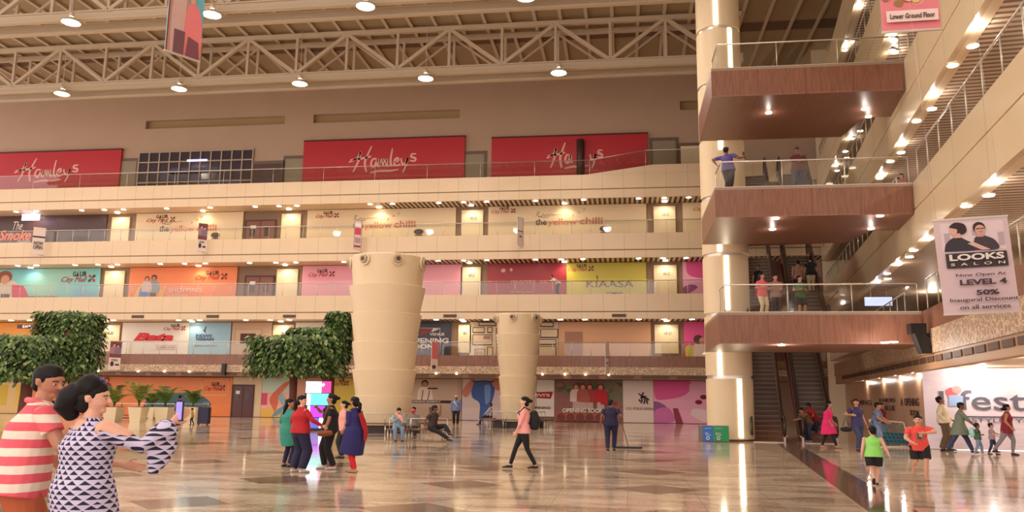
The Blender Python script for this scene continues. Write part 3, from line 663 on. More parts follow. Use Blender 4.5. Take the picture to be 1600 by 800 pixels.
# doors on brown wall
def door(u0, u1, k, zt, m=mat('reddish_brown_door', (128, 74, 56), .4)):
    global dn
    v = {4: 345, 3: 440, 2: 530, 1: 625}[k]; x0, x1 = YP(u0, v, D2).x, YP(u1, v, D2).x
    d = structure(MB().use(m).box(x0, x1, D2-.06, D2+.02, Z[k]+.02, zt).build('door_%d' % dn)); dn += 1; xm = (x0+x1)/2
    MB().use(DKT).box(xm-.03, xm+.03, D2-.08, D2-.06, Z[k], zt).box(x0-.1, x0, D2-.09, D2, Z[k], zt).box(x1, x1+.1, D2-.09, D2, Z[k], zt).box(x0-.1, x1+.1, D2-.09, D2, zt, zt+.1).build('door_frame', d)
    MB().use(mat('dim_pane', (66, 34, 30), .2)).box(x0+.25*(xm-x0), x0+.65*(xm-x0), D2-.075, D2-.055, zt-1.2, zt-.5).box(xm+.3*(xm-x0), xm+.7*(xm-x0), D2-.075, D2-.055, zt-1.2, zt-.5).build('door_pane', d)
    MB().use(WHITE).box(x0+.3*(xm-x0), x0+.7*(xm-x0), D2-.085, D2-.07, zt-.6, zt-.35).build('door_notice', d); return d
door(386, 430, 4, 15.0); door(385, 427, 3, 10.6); 
# ---- storey 4
CRH = mat('cream_vinyl', (232, 208, 168), .4, noise=.02)
t, p = hoard(-60, 167, 4, mat('dark_umber_vinyl', (78, 46, 42), .3, noise=.1), 'dark brown restaurant hoarding with orange script lettering at the far left of the fourth storey')
p.rect(.55, .0, .62, .35, C(52, 30, 30)); p.rect(.76, .1, .9, .32, C(58, 34, 32)); done(t, p); w, h = p.w, p.h
text('The', w*.37, w*.435, h*.55, h*.83, -.03, WHITE, t, shear=.4); text('Smoke', w*.28, w*.50, h*.22, h*.55, -.04, mat('orange_neon', (236, 96, 52), .5, emit=.8), t, shear=.35, bold=.015); text('Factory', w*.41, w*.50, h*.1, h*.24, -.03, WHITE, t, shear=.3)
x = YP(50, 337, D2-.9).x; q = thing('hanging_shop_sign', 'bright white hanging sign box below the ceiling at the left end of the fourth storey', 'sign', (x, D2-1.0, 15.2)); MB().use(mat('white_lightbox', (225, 215, 250), .4, emit=3)).box(-.75, .75, -.06, .06, 0, .5).build('light_box', q); MB().use(CHROME).box(-.6, -.57, -.01, .01, .5, .6).box(.57, .6, -.01, .01, .5, .6).build('hanger_rod', q)
PEACH = mat('peach_ink', (204, 120, 80), .6); ORA = mat('orange_ink', (224, 130, 70), .6)
SIG = [[(0, .35), (.1, .6), (.16, .85), (.06, .75), (.12, .35), (.22, .3), (.3, .55), (.36, .35), (.44, .5), (.5, .35), (.6, .55), (.68, .42), (.8, .5), (1, .5)], [(.1, .3), (.3, .2), (.5, .22)]]
def chilli(u0, u1, tu0, tu1, label, soon, logo=(.02, .12), cat=None):
    t, p = hoard(u0, u1, 4, CRH, label); done(t, p); w, h = p.w, p.h; a, b = (tu0-u0)/(u1-u0), (tu1-u0)/(u1-u0)
    text('the ', w*a, w*(a+.17*(b-a)), h*.42, h*.6, -.02, DKT, t, bold=.02); text('yellow', w*(a+.19*(b-a)), w*(a+.62*(b-a)), h*.36, h*.6, -.02, ORA, t, bold=.01); text('chilli', w*(a+.66*(b-a)), w*b, h*.42, h*.62, -.02, PEACH, t, bold=.02)
    strokes(SIG, w*a, w*(a+.4*(b-a)), h*.6, h*.85, -.02, .03, DKT, t, 'signature_drawing'); strokes([[(0, 0), (.1, .2), (0, .3)], [(.4, .4), (.5, .6), (.6, .4)], [(.8, .6), (.95, .9), (.75, .9)]], w*(a+.55*(b-a)), w*(a+.75*(b-a)), h*.64, h*.9, -.02, .04, PEACH, t, 'leaf_drawing')
    mall_logo(t, w, h, *logo); 
    if soon:
        c0, c1 = (soon[0]-u0)/(u1-u0), (soon[1]-u0)/(u1-u0); text('COMING SOON', w*c0, w*c1, h*.02, h*.12, -.02, DKT, t)
        mb = MB().use(DKT); xm = w*(c0+c1)/2; mb.face([(xm+.38*math.cos(q), -.02, h*.28+.22*math.sin(q)) for q in [2*math.pi*j/18 for j in range(18)]]); mb.box(xm-.3, xm+.3, -.02, -.01, h*.16, h*.19).build('restaurant_emblem', t)
    return t
chilli(213, 380, 251, 340, 'cream hoarding with yellow chilli lettering, leftmost of the three on the fourth storey', (330, 348), (.1, .68, .38, .95))
chilli(480, 712, 553, 651, 'cream hoarding with yellow chilli lettering, the middle one of three on the fourth storey', (632, 680), (.06, .72, .22, .96))
chilli(763, 1010, 838, 943, 'cream hoarding with yellow chilli lettering, rightmost of the three on the fourth storey', (918, 974), (.02, .76, .18, .99))
t, p = hoard(1067, 1180, 4, CRH, 'cream hoarding beside the round column on the fourth storey'); done(t, p); mall_logo(t, p.w, p.h, .15, .72, .55, .95)
# ---- storey 3
m, nt, b = node_mat('blue_teal_vinyl', .35); vec, gx, gy, gz = coords(nt); nt.links.new(ramp_n(nt, noise_n(nt, vec, .25, 2), [(.35, (110, 150, 210)), (.5, (120, 200, 205)), (.65, (150, 205, 190))]), b.inputs['Base Color']); BLUEV = m
t, p = hoard(-40, 156, 3, BLUEV, 'blue and teal coming soon hoarding with a shopper in a hat on the third storey')
p.curve([(.2, 0), (.33, 0), (.35, .5), (.31, .62), (.22, .6)], C(220, 200, 180)); p.ell(.245, .75, .06, .2, C(150, 90, 60)); p.ell(.25, .66, .035, .15, C(214, 160, 130)); p.curve([(.31, .5), (.4, .45), (.45, .1), (.42, .02), (.33, .05)], C(214, 40, 84)); p.rect(.23, 0, .3, .2, C(80, 60, 60)); done(t, p)
text('COMING SOON..', p.w*.4, p.w*.7, p.h*.02, p.h*.13, -.05, REDT, t, bold=.01); mall_logo(t, p.w, p.h, .7, .5, .97, .9)
t, p = hoard(202, 370, 3, mat('orange_vinyl', (242, 138, 82), .4, noise=.06, nscale=.5), 'orange shopping hoarding with two printed shoppers on the third storey')
p.curve([(.06, 0), (.08, .3), (.14, .5), (.2, .3), (.2, .0)], C(240, 190, 90)); p.curve([(.1, .05), (.12, .4), (.18, .45), (.2, .1)], C(90, 130, 200)); p.figure(.235, 0, .75, C(200, 140, 110), C(70, 44, 36), C(150, 160, 165), C(90, 60, 60)); p.figure(.17, .05, .66, C(214, 160, 130), C(120, 60, 40), C(214, 190, 190)); p.curve([(.29, 0), (.3, .3), (.34, .28), (.33, 0)], C(240, 180, 80)); done(t, p)
text('SHOPPING', p.w*.38, p.w*.69, p.h*.22, p.h*.35, -.05, WHITE, t); text('EXPERIENCE', p.w*.38, p.w*.56, p.h*.08, p.h*.14, -.05, WHITE, t); mall_logo(t, p.w, p.h, .62, .55, .92, .88)
t, p = hoard(472, 722, 3, mat('pink_vinyl', (236, 160, 176), .4, noise=.03), 'plain pink hoarding partly behind the large tapered pillar'); done(t, p); mall_logo(t, p.w, p.h, .04, .62, .21, .9)
t, p = hoard(762, 885, 3, mat('deep_red_vinyl', (164, 30, 42), .35, noise=.05), 'deep red hoarding next to the yellow-green one on the third storey'); p.ell(.2, .8, .03, .06, PINKW).ell(.3, .82, .02, .05, PINKW); done(t, p)
text('monte carlo', p.w*.3, p.w*.9, p.h*.42, p.h*.54, -.03, PINKW, t, shear=.1); text('Opening Soon', p.w*.3, p.w*.6, p.h*.12, p.h*.2, -.03, PINKW, t)
t, p = hoard(885.5, 1010, 3, mat('olive_yellow_vinyl', (206, 190, 66), .4, noise=.05), 'yellow-green ethnic wear hoarding on the third storey'); done(t, p)
text('KIAASA', p.w*.25, p.w*.84, p.h*.28, p.h*.48, -.03, mat('brown_ink', (112, 66, 36), .6), t); mall_logo(t, p.w, p.h, .02, .72, .35, .97); text('COMING\nSOON', p.w*.5, p.w*.7, p.h*-.02+.05, p.h*.14, -.03, DKT, t, bold=.02)
strokes([[(.5, 0), (.5, .5), (.2, .8)], [(.5, .5), (.8, .8)], [(.5, .9), (.5, 1)]], p.w*.36, p.w*.41, p.h*.5, p.h*.63, -.03, .06, MATS['brown_ink'], t, 'crown_mark')
HOTP = mat('hot_pink_print', (232, 84, 150), .5); LPINK = mat('light_pink_print', (240, 170, 196), .5)
t, p = hoard(1067, 1180, 3, LPINK, 'pink hoarding with a printed bag beside the column on the third storey'); p.curve([(.05, 1), (.1, .6), (.5, .5), (.8, .7), (.8, 1)], HOTP); p.curve([(.0, .0), (.0, .25), (.12, .35), (.2, .25)], C(150, 80, 130)); p.curve([(.3, 0), (.34, .2), (.45, .2), (.5, 0)], C(176, 70, 110)); done(t, p)
# ---- storey 2
t, p = hoard(-40, 112, 2, mat('amber_vinyl', (240, 158, 40), .4, noise=.08, nscale=.4), 'amber hoarding behind the left tree crown on the second storey'); p.curve([(0, 0), (.3, .4), (.7, .45), (1, .3), (1, 0)], C(120, 170, 160)); done(t, p)
q = thing('hanging_exit_sign', 'small dark hanging sign with white lettering before the amber hoarding', 'sign', (YP(41, 511, D2-1).x, D2-1, 6.55)); MB().use(mat('sign_black', (70, 30, 28), .4)).box(-.75, .75, -.05, .05, 0, .3).build('sign_board', q); MB().use(CHROME).tube([(-.5, 0, .3), (-.5, 0, .59)], .015, 5).build('hanger_rod', q); MB().use(CHROME).tube([(.5, 0, .3), (.5, 0, .59)], .015, 5).build('hanger_rod', q); text('EXIT', -.25, .45, .06, .24, -.06, mat('white_sign_glow', (255, 235, 225), .5, emit=1.2), q)
t, p = hoard(190, 295, 2, mat('white_vinyl', (228, 218, 206), .4), 'white shoe shop hoarding with red script lettering on the second storey'); done(t, p)
text('Bata', p.w*.18, p.w*.78, p.h*.42, p.h*.68, -.03, mat('bata_red', (214, 34, 40), .5), t, shear=.35, bold=.06); mall_logo(t, p.w, p.h, .62, .72, .95, .95); text('COMING SOON', p.w*.54, p.w*.82, p.h*.2, p.h*.26, -.04, REDT, t); MB().use(REDT).box(p.w*.52, p.w*.84, -.02, -.01, p.h*.16, p.h*.17).box(p.w*.52, p.w*.84, -.02, -.01, p.h*.29, p.h*.3).build('stamp_frame', t)
t, p = hoard(295.5, 360, 2, mat('sky_blue_vinyl', (146, 186, 208), .4, noise=.04), 'sky blue clothing hoarding right of the white shoe shop hoarding'); done(t, p); NAVY = mat('navy_ink', (50, 56, 92), .5)
text('INDIAN\nTERRAIN', p.w*.16, p.w*.6, p.h*.44, p.h*.64, -.03, NAVY, t, bold=.01); strokes([[(.2, .3), (.5, .6), (.6, 1)], [(.6, .9), (.45, .4), (.6, 0)]], p.w*.3, p.w*.45, p.h*.68, p.h*.88, -.03, .07, NAVY, t, 'figure_mark'); text('OPENING SHORTLY', p.w*.1, p.w*.7, p.h*.26, p.h*.31, -.03, NAVY, t)
t, p = hoard(362, 424, 2, mat('greige_wall', (196, 164, 134), .5), 'greige shop front with a dark window left of the ivory panel', name='shop_facing', cat='shop front'); p.rect(.08, .3, .75, .8, C(176, 148, 124)).rect(.1, .32, .73, .78, C(204, 176, 150)).rect(.22, .35, .6, .66, C(84, 46, 36)); done(t, p)
t, p = hoard(461, 548, 2, MATS['white_vinyl'], 'white jeans shop hoarding behind the upright foliage column'); done(t, p); text('PEPE', p.w*.12, p.w*.7, p.h*.47, p.h*.66, -.03, BLACK, t, shear=.2, bold=.02)
t, p = hoard(636, 704, 2, mat('midnight_vinyl', (50, 44, 66), .35), 'midnight blue opening soon hoarding right of the large tapered pillar'); p.poly([(.3, .6), (.72, .82), (.4, .82), (.3, .82)], C(150, 72, 66)); p.poly([(.55, .7), (.75, .8), (.6, .82)], WHITE); done(t, p)
text('AR', p.w*.16, p.w*.28, p.h*.6, p.h*.68, -.03, WHITE, t); text('VENUE', p.w*.52, p.w*.86, p.h*.6, p.h*.68, -.03, WHITE, t, bold=.02); text('OPENING', p.w*.0+.05, p.w*.96, p.h*.38, p.h*.53, -.03, WHITE, t, bold=.03); text('SOON', p.w*.02+.1, p.w*.62, p.h*.22, p.h*.35, -.03, WHITE, t, bold=.03)
MB().use(WHITE).box(p.w*.3, p.w*.76, -.02, -.01, p.h*.82, p.h*.83).box(p.w*.75, p.w*.76, -.02, -.01, p.h*.4, p.h*.83).build('white_line_frame', t)
t, p = hoard(734, 872, 2, mat('ivory_shop_wall', (230, 206, 174), .5), 'ivory shop front with brown framed panels behind the smaller tapered pillar', name='shop_facing', cat='shop front')
for a0, b0, a1, b1 in ((.06, .0, .18, .22), (.2, .0, .27, .28), (.03, .32, .26, .64), (.03, .68, .17, .85), (.2, .68, .26, .85), (.1, .88, .3, 1), (.3, .0, .5, .28), (.3, .33, .5, .47), (.3, .5, .5, .82), (.78, .0, .98, .3), (.78, .34, .98, .5), (.8, .54, 1, .8), (.8, .85, .95, .99)):
    p.rect(a0, b0, a1, b1, DKT); p.rect(a0+.01, b0+.03, a1-.008, b1-.02, C(226, 200, 168))
p.rect(.16, .5, .24, .6, C(176, 130, 110)); p.rect(.08, .05, .16, .15, C(204, 160, 130)); done(t, p)
PEACHW = mat('peach_wall', (222, 172, 134), .6, noise=.03)
t, p = hoard(872.5, 1017, 2, PEACHW, 'plain peach wall front with a brown door on the second storey', name='shop_facing', cat='shop front'); done(t, p); MB().use(mat('brown_flush_door', (168, 118, 94), .5)).box(p.w*.07, p.w*.265, -.03, 0, 0, p.h*.72).build('flush_door', t)
t, p = hoard(1069, 1180, 2, HOTP, 'pink hoarding with a printed woman in a white jacket on the second storey'); p.curve([(.02, 0), (.02, .3), (.14, .32), (.16, 0)], C(214, 200, 90)); p.curve([(.12, 0), (.14, .35), (.24, .4), (.42, .35), (.46, 0)], C(238, 214, 200)); p.ell(.2, .5, .07, .13, C(96, 50, 44)); p.ell(.26, .46, .05, .1, C(214, 150, 130)); done(t, p)
# ---- ground floor
t, p = hoard(-60, 42, 1, mat('cream_yellow_vinyl', (224, 186, 120), .4), 'cream and yellow hoarding with maroon letters at the far left of the ground floor'); p.rect(.5, .2, .7, .75, C(214, 180, 70)).rect(.82, .2, .95, .75, C(224, 190, 80)); done(t, p); MAR = mat('maroon_ink', (110, 34, 34), .5)
text('BATA  DESI', p.w*.55, p.w*1.3, p.h*.8, p.h*.95, -.03, MAR, t, bold=.02)
t, p = hoard(42.5, 362, 1, mat('tangerine_vinyl', (232, 128, 54), .35, noise=.06, nscale=.3), 'long tangerine hoarding with printed women and a blue shape behind the palm planters', zt=2.9)
p.curve([(.58, .22), (.6, .45), (.66, .55), (.8, .6), (.88, .45), (.9, .25), (.8, .2)], C(70, 104, 116)); p.figure(.345, .35, .62, C(224, 150, 120), C(104, 34, 26), C(120, 40, 34)); p.figure(.39, .35, .62, C(224, 150, 120), C(104, 34, 26), C(150, 60, 50)); p.poly([(.2, .6), (.215, .98), (.235, .98), (.22, .6)], MAR); p.curve([(.5, .25), (.55, .3), (.6, .3), (.56, .2)], C(240, 150, 110))
done(t, p); mall_logo(t, p.w, p.h, .87, .62, .965, .88); O = mat('pale_orange_line', (246, 176, 110), .5); a, b_ = p.w*.855, p.w*.985
MB().use(O).box(a, b_, -.02, -.01, p.h*.54, p.h*.56).box(a, b_, -.02, -.01, p.h*.92, p.h*.94).box(a, a+.06, -.02, -.01, p.h*.54, p.h*.94).box(b_-.06, b_, -.02, -.01, p.h*.54, p.h*.94).build('logo_frame', t)
t, p = hoard(362.5, 408, 1, mat('cream_service_wall', (222, 194, 156), .5), 'cream wall bay holding a dark door between tangerine and shoe hoardings', name='wall_bay', cat='wall'); done(t, p); door(364, 395, 1, 2.3, mat('oxblood_door', (86, 30, 26), .35))
t, p = hoard(408.5, 460, 1, mat('mint_print', (186, 206, 182), .45), 'pastel hoarding with a printed high heeled shoe'); p.rect(0, 0, 1, .22, C(232, 184, 90)).rect(0, .22, 1, .62, C(240, 178, 160)).rect(0, .3, .18, .6, C(214, 80, 120)); p.curve([(.25, .4), (.3, .55), (.65, .85), (.85, .88), (.55, .55), (.5, .3), (.42, .15)], C(214, 110, 80)); p.curve([(.5, .5), (.62, .6), (.85, .3), (.7, .25)], C(150, 180, 180)); p.curve([(.35, .0), (.45, .15), (.72, .3), (.6, .1)], C(120, 150, 170)); done(t, p)
t, p = hoard(461, 521, 1, mat('dusty_rose_vinyl', (206, 150, 120), .5), 'dusty rose hoarding behind the tree trunk and the stacked screens'); p.rect(.0, .0, 1, .3, C(214, 170, 130)); done(t, p)
t, p = hoard(521.5, 632, 1, mat('mustard_vinyl', (206, 176, 56), .45), 'mustard yellow hoarding between the stacked screens and large pillar'); done(t, p); mall_logo(t, p.w, p.h, .0, .78, .2, .98)
t, p = hoard(632.5, 721, 1, mat('taupe_print', (178, 146, 124), .45, noise=.1), 'taupe opening shortly hoarding with a printed man in braces'); p.rect(.03, .3, .93, .98, C(192, 164, 142)); p.figure(.35, .2, .75, C(176, 130, 104), C(50, 36, 32), C(226, 200, 180)); p.poly([(.29, .45), (.315, .72), (.33, .72), (.305, .45)], BLACK); p.poly([(.4, .45), (.43, .72), (.445, .72), (.415, .45)], BLACK); p.rect(.4, .74, .58, .78, C(70, 50, 44)); p.rect(.0, .4, 1, .47, C(60, 34, 32)); p.rect(.44, .05, .54, .3, C(110, 80, 66)); done(t, p)
text('OPENING SHORTLY', p.w*.12, p.w*.64, p.h*.415, p.h*.455, -.05, WHITE, t, bold=.02)
t, p = hoard(722, 838, 1, mat('pale_lilac_print', (206, 184, 180), .45), 'pale hoarding showing the blue jeans of a printed man'); JE = C(58, 88, 150)
p.curve([(.12, .75), (.15, .95), (.42, .95), (.44, .7), (.38, .3), (.3, .02), (.24, .03), (.24, .4), (.14, .55)], JE); p.curve([(.1, .95), (.0, .7), (.05, .55), (.12, .7), (.16, 1), (.12, 1)], C(196, 120, 96)); p.curve([(.42, 1), (.4, .92), (.48, .72), (.54, .85), (.5, 1)], C(196, 120, 96)); p.rect(.14, .93, .43, .97, C(90, 60, 46)); p.curve([(.3, .85), (.38, .85), (.38, .5), (.32, .4)], C(110, 140, 190)); done(t, p)
for i in range(9): pass
t, p = hoard(838.5, 866, 1, MATS['white_vinyl'], 'white hoarding edge with a red tag logo right of the smaller pillar', zb=.35); p.poly([(.0, .5), (.0, .66), (.95, .68), (.8, .48)], C(176, 24, 36)); done(t, p); text("LEVI'S", p.w*-.3, p.w*.75, p.h*.54, p.h*.62, -.03, WHITE, t, bold=.03); text('OPENING', p.w*-.3, p.w*.8, p.h*.2, p.h*.27, -.03, DKT, t, bold=.02)
t, p = hoard(866.5, 973, 1, mat('mauve_brown_print', (146, 92, 84), .45, noise=.3, nscale=2.5), 'busy opening soon hoarding with printed seated friends behind the cleaner')
p.curve([(0, .85), (.3, .9), (.7, .95), (1, 1), (1, .5), (.6, .5), (.2, .6)], C(120, 116, 84)); 
for i in range(26): p.ell(random.random(), .72+.28*random.random(), .03+.03*random.random(), .05, C(*random.choice(((96, 84, 70), (150, 110, 90), (110, 100, 60)))))
for a, c in ((.32, (226, 196, 186)), (.52, (176, 60, 60)), (.68, (196, 30, 44)), (.42, (176, 90, 80))): p.figure(a, .3, .6, C(214, 140, 120), C(110, 50, 40), C(*c), C(200, 170, 160))
p.rect(.68, .42, .9, .5, C(190, 24, 50))
for i in range(6): p.ell(.1+.14*i, .12, .08, .13, C(170, 92, 70)); p.ell(.1+.14*i, .1, .06, .1, C(120, 60, 52))
done(t, p); text('OPENING SOON', p.w*.12, p.w*.72, p.h*.22, p.h*.32, p.y-.03, WHITE, t, bold=.03)
t, p = hoard(973.5, 1021, 1, mat('blush_white_vinyl', (228, 206, 192), .4), 'blush white polo wear hoarding with a horse emblem'); done(t, p); text('U.S. POLO ASSN.', p.w*.1, p.w*1.0, p.h*.3, p.h*.36, -.03, DKT, t)
strokes([[(0, .9), (.3, .7), (.6, .5), (.9, .45), (1, .3)], [(.3, .7), (.45, .9), (.5, 1)], [(.3, .6), (.35, .3), (.25, .05)], [(.6, .5), (.6, .25), (.5, 0)], [(.85, .45), (.8, .2), (.9, 0)], [(.2, .5), (.5, .65), (.8, .6)], [(.05, .4), (.2, .2)]], p.w*.5, p.w*.85, p.h*.44, p.h*.72, -.03, .12, DKT, t, 'horse_emblem')
t, p = hoard(1021.5, 1135, 1, LPINK, 'pink hoarding with printed bag, sunglasses and shoe at the foot of the column'); p.curve([(.0, 1), (.02, .6), (.15, .55), (.45, .68), (.5, 1)], HOTP); p.curve([(.5, .75), (.52, .95), (.75, .98), (.8, .9), (.6, .8)], LPINK); p.ell(.62, .5, .05, .055, C(130, 30, 50)); p.ell(.69, .62, .05, .055, C(130, 30, 50)); p.curve([(.0, .1), (.0, .5), (.18, .35)], C(150, 90, 140)); p.poly([(.3, .0), (.26, .35), (.33, .35), (.4, 0)], C(150, 50, 80)); p.curve([(.5, .2), (.55, .35), (.7, .32), (.9, .15), (.7, .03)], C(236, 206, 206)); p.curve([(.0, .0), (.02, .3), (.2, .35), (.28, .05)], C(206, 110, 170)); done(t, p)
# ---- right wing ground floor: barricade and big banner
PB = Vector((10.7, 32.05, 0)); Lb = 22.05; offB = (PB-CR).dot(nR); sPB = (PB-CR).dot(dR)
t = thing('site_barricade', 'long peach coloured barricade wall with stencilled opening soon letters under the right wing', 'barricade', PB+dR*Lb, -math.pi/2-AZ)
BARR = mat('peach_board', (212, 172, 140), .35, noise=.05)
for i in range(9): MB().use(BARR).box(i*2.45+.01, i*2.45+2.44, 0, .08, 0, 2.9).build('board', t)
def bw(u, v): s, z = RW(u, v, offB); return Lb-(s-sPB), z
for s, u0, u1, v0, v1 in (('OPENING', 1414, 1436, 622, 634), ('SOON', 1423, 1436, 641, 649), ('A', 1408, 1411, 622, 634), ('JUNIORS', 1374, 1399, 622, 630), ('BLUE', 1383, 1399, 634, 641), ('COMING', 1330, 1362, 625, 632)):
    a, z0 = bw(u0, v1); b_, z1 = bw(u1, v0); text(s, a, b_, z0, z1, -.01, DKT, t, bold=.01)
m, nt, b = node_mat('wrinkled_white_vinyl', .35); vec, gx, gy, gz = coords(nt); b.inputs['Base Color'].default_value = lin((222, 212, 226))
bp = nt.nodes.new('ShaderNodeBump'); bp.inputs['Strength'].default_value = .35; bp.inputs['Distance'].default_value = .1
nt.links.new(noise_n(nt, vec, 1.1, 3, (1, 1, 3), .7), bp.inputs['Height']); nt.links.new(bp.outputs[0], b.inputs['Normal']); VINYL = m
bx0 = YP(1444, 640, 31.95).x; t = thing('lifestyle_banner', 'huge wrinkled white store banner with grey lettering on the right', 'banner', (bx0, 31.9, .0))
MB().use(VINYL).box(0, 10.5, 0, .06, 0.02, 2.86).build('banner_sheet', t); MB().use(CHROME).box(0, 10.5, -.03, 0, 2.86, 2.9).build('top_bar', t)
GREYL = mat('slate_grey_ink', (92, 92, 110), .5)
def bu(u, v): P = YP(u, v, 31.88); return P.x-bx0, P.z
a, za = bu(1469, 640); b_, zb2 = bu(1474, 611); text('l', a, b_, za, zb2, -.02, GREYL, t, bold=.02)
a, za = bu(1499, 645); b_, zb2 = bu(1682, 611); text('festyle', a, b_, za-.12, zb2, -.02, GREYL, t, bold=.005)
a, za = bu(1500, 652); b_, zb2 = bu(1700, 650); MB().use(GREYL).box(a, b_, -.02, -.01, za, za+.05).build('underline', t)
a, za = bu(1519, 660); b_, zb2 = bu(1640, 655); text('STYLE   YOUR', a, b_, za, zb2, -.02, GREYL, t)
p = Poster(1, 1, VINYL, .002); p.mb = MB()
for u, v, r, m in ((1487, 613, .17, C(232, 96, 110)), (1495, 609, .14, C(240, 150, 150))):
    a, z = bu(u, v); p.mb.use(m); p.y -= .004; p.mb.face([(a+r*1.2*math.cos(q), -.02+p.y, z+r*math.sin(q)) for q in [2*math.pi*k/20 for k in range(20)]])
a, z = bu(1492, 624); p.mb.use(C(150, 180, 226)); p.mb.face([(a+q, -.035, z+r) for q, r in ((-.22, -.25), (.25, -.2), (.28, .12), (.1, .16), (-.2, .14))]); p.build(t, 'balloon_print')
# ================================================================ THINGS ON THE FLOOR
# hanging banners -------------------------------------------------
def banner(name, label, tl, tr, bl, br, Y, yaw, back, cat='banner', wires=True):
    """flat hanging banner: width direction turned by yaw, size from its corners at distance Y"""
    P = YP(*tl, Y); dx = Vector((math.cos(yaw), math.sin(yaw), 0))
    # depth-consistent width: meet the ray through tr with the vertical plane through P along dx
    d = ray(*tr); n_ = Vector((-dx.y, dx.x, 0)); tt = (Vector((P.x, P.y, 0)).dot(n_))/(d.x*n_.x+d.y*n_.y); Q = Vector((d.x*tt, d.y*tt, H_CAM+d.z*tt))
    w = (Q-Vector((P.x, P.y, Q.z))).length; zt = (P.z+Q.z)/2; B = YP(*bl, Y); zb = B.z
    t = thing(name, label, cat, (P.x, P.y, zb), yaw); p = Poster(w, zt-zb, back, .03, .002); MB().use(CHROME).box(-.01, w+.01, -.01, .04, zt-zb, zt-zb+.03).build('top_bar', t); MB().use(CHROME).box(-.01, w+.01, -.01, .04, -.03, 0).build('bottom_bar', t)
    if wires: [MB().use(CHROME).tube([(q_, .015, zt-zb), (q_, .015, zt-zb+wires)], .002, 5).build('hanging_wire', t) for q_ in (.05, w-.05)]
    return t, p
SKIN = C(206, 150, 120); HAIR = C(46, 34, 34)
MAUVE = mat('mauve_paper', (214, 190, 194), .5)
t, p = banner('hanging_banner', 'large pale salon banner hanging at the right showing two stylists and discount text', (1455, 346), (1571, 343), (1476, 490), (1592, 487), 13.0, R(-4), MAUVE, wires=6)
# the sheet hangs slightly turned
GR2 = C(186, 168, 176); p.rect(.08, .66, .93, .97, C(226, 206, 208)); p.rect(.12, .68, .2, .86, GR2); p.rect(.5, .82, .62, .88, GR2); p.rect(.84, .7, .92, .84, GR2)
SUIT = C(58, 52, 62); SU2 = C(70, 62, 70)
p.curve([(.1, .66), (.13, .74), (.22, .8), (.32, .81), (.42, .77), (.52, .72), (.56, .66)], SUIT); p.curve([(.5, .66), (.52, .78), (.6, .82), (.7, .8), (.8, .75), (.82, .66)], SU2)
p.poly([(.42, .735), (.5, .75), (.72, .66), (.6, .66)], C(222, 180, 168)); p.ell(.6, .9, .085, .062, C(60, 44, 46)); p.ell(.61, .875, .07, .055, C(214, 166, 150)); p.rect(.56, .8, .65, .83, C(206, 156, 140))
p.curve([(.2, .93), (.28, .97), (.4, .95), (.43, .88), (.38, .84), (.3, .85), (.24, .88)], C(56, 40, 44)); p.ell(.25, .88, .05, .045, C(222, 176, 160)); p.poly([(.25, .85), (.33, .85), (.36, .8), (.25, .8)], C(216, 168, 150)); p.curve([(.2, .92), (.26, .955), (.34, .94), (.3, .9)], C(56, 40, 44))
p.rect(.55, .885, .67, .893, C(90, 66, 60)); p.rect(.59, .85, .64, .858, C(170, 100, 96))
p.rect(.1, .475, .92, .635, C(64, 52, 56)); done(t, p); w, h = p.w, p.h; yy = p.y-.02
text('LOOKS', w*.14, w*.87, h*.55, h*.62, yy, WHITE, t, bold=.035); text('S  A  L  O  N', w*.15, w*.87, h*.495, h*.525, yy, WHITE, t)
INK = mat('plum_ink', (70, 48, 60), .6)
text('Now Open At', w*.2, w*.86, h*.37, h*.41, yy, INK, t); text('LEVEL 4', w*.24, w*.86, h*.285, h*.345, yy, INK, t, bold=.03); text('50%', w*.44, w*.74, h*.175, h*.23, yy, INK, t, bold=.03)
o_ = YP(1476, 490, 13.0); t.location = o_; t.rotation_euler = (0, R(-2.4), R(-4))
text('Inaugural Discount', w*.08, w*.98, h*.1, h*.15, yy, INK, t); text('on all services', w*.2, w*.86, h*.03, h*.075, yy, INK, t)
t, p = banner('hanging_banner', 'tall fashion banner at the top left showing a printed couple against turquoise', (268, -40), (323, -40), (254, 77), (307, 112), 14.0, R(57), mat('turquoise_print', (96, 170, 186), .5), wires=False)
p.curve([(0, 0), (0, .85), (.25, 1), (.5, .75), (.7, .45), (1, .1), (1, 0)], C(178, 130, 112)); p.curve([(.12, 0), (.1, .5), (.2, .72), (.45, .75), (.5, .5), (.48, 0)], C(196, 160, 150)); p.curve([(.5, 0), (.48, .4), (.6, .66), (.85, .62), (.98, .4), (.95, 0)], C(220, 120, 120)); p.ell(.3, .84, .1, .07, HAIR); p.ell(.32, .81, .08, .06, SKIN); p.ell(.66, .73, .1, .07, HAIR); p.ell(.67, .7, .08, .06, SKIN); p.rect(.0, 0, .03, 1, C(120, 36, 40)); p.rect(.2, .0, .5, .28, C(110, 70, 76)); p.poly([(.55, 0), (.6, .24), (.9, .2), (.95, 0)], C(120, 66, 76)); done(t, p)
t, p = banner('hanging_banner', 'pink food court banner at the top right reading Lower Ground Floor', (1372, -60), (1462, -63), (1380, 49), (1468, 42), 14.0, R(-2), mat('rose_print', (226, 130, 140), .5), wires=False)
for i in range(30): p.ell(.08+.84*random.random(), .38+.6*random.random(), .06+.06*random.random(), .05, C(*random.choice(((196, 90, 96), (226, 150, 150), (150, 120, 70), (220, 190, 110), (110, 100, 96), (206, 110, 90), (190, 160, 90)))))
p.rect(.06, .1, .95, .26, C(240, 214, 206)); done(t, p); text('Lower Ground Floor', p.w*.12, p.w*.88, p.h*.14, p.h*.21, p.y-.01, DKT, t)
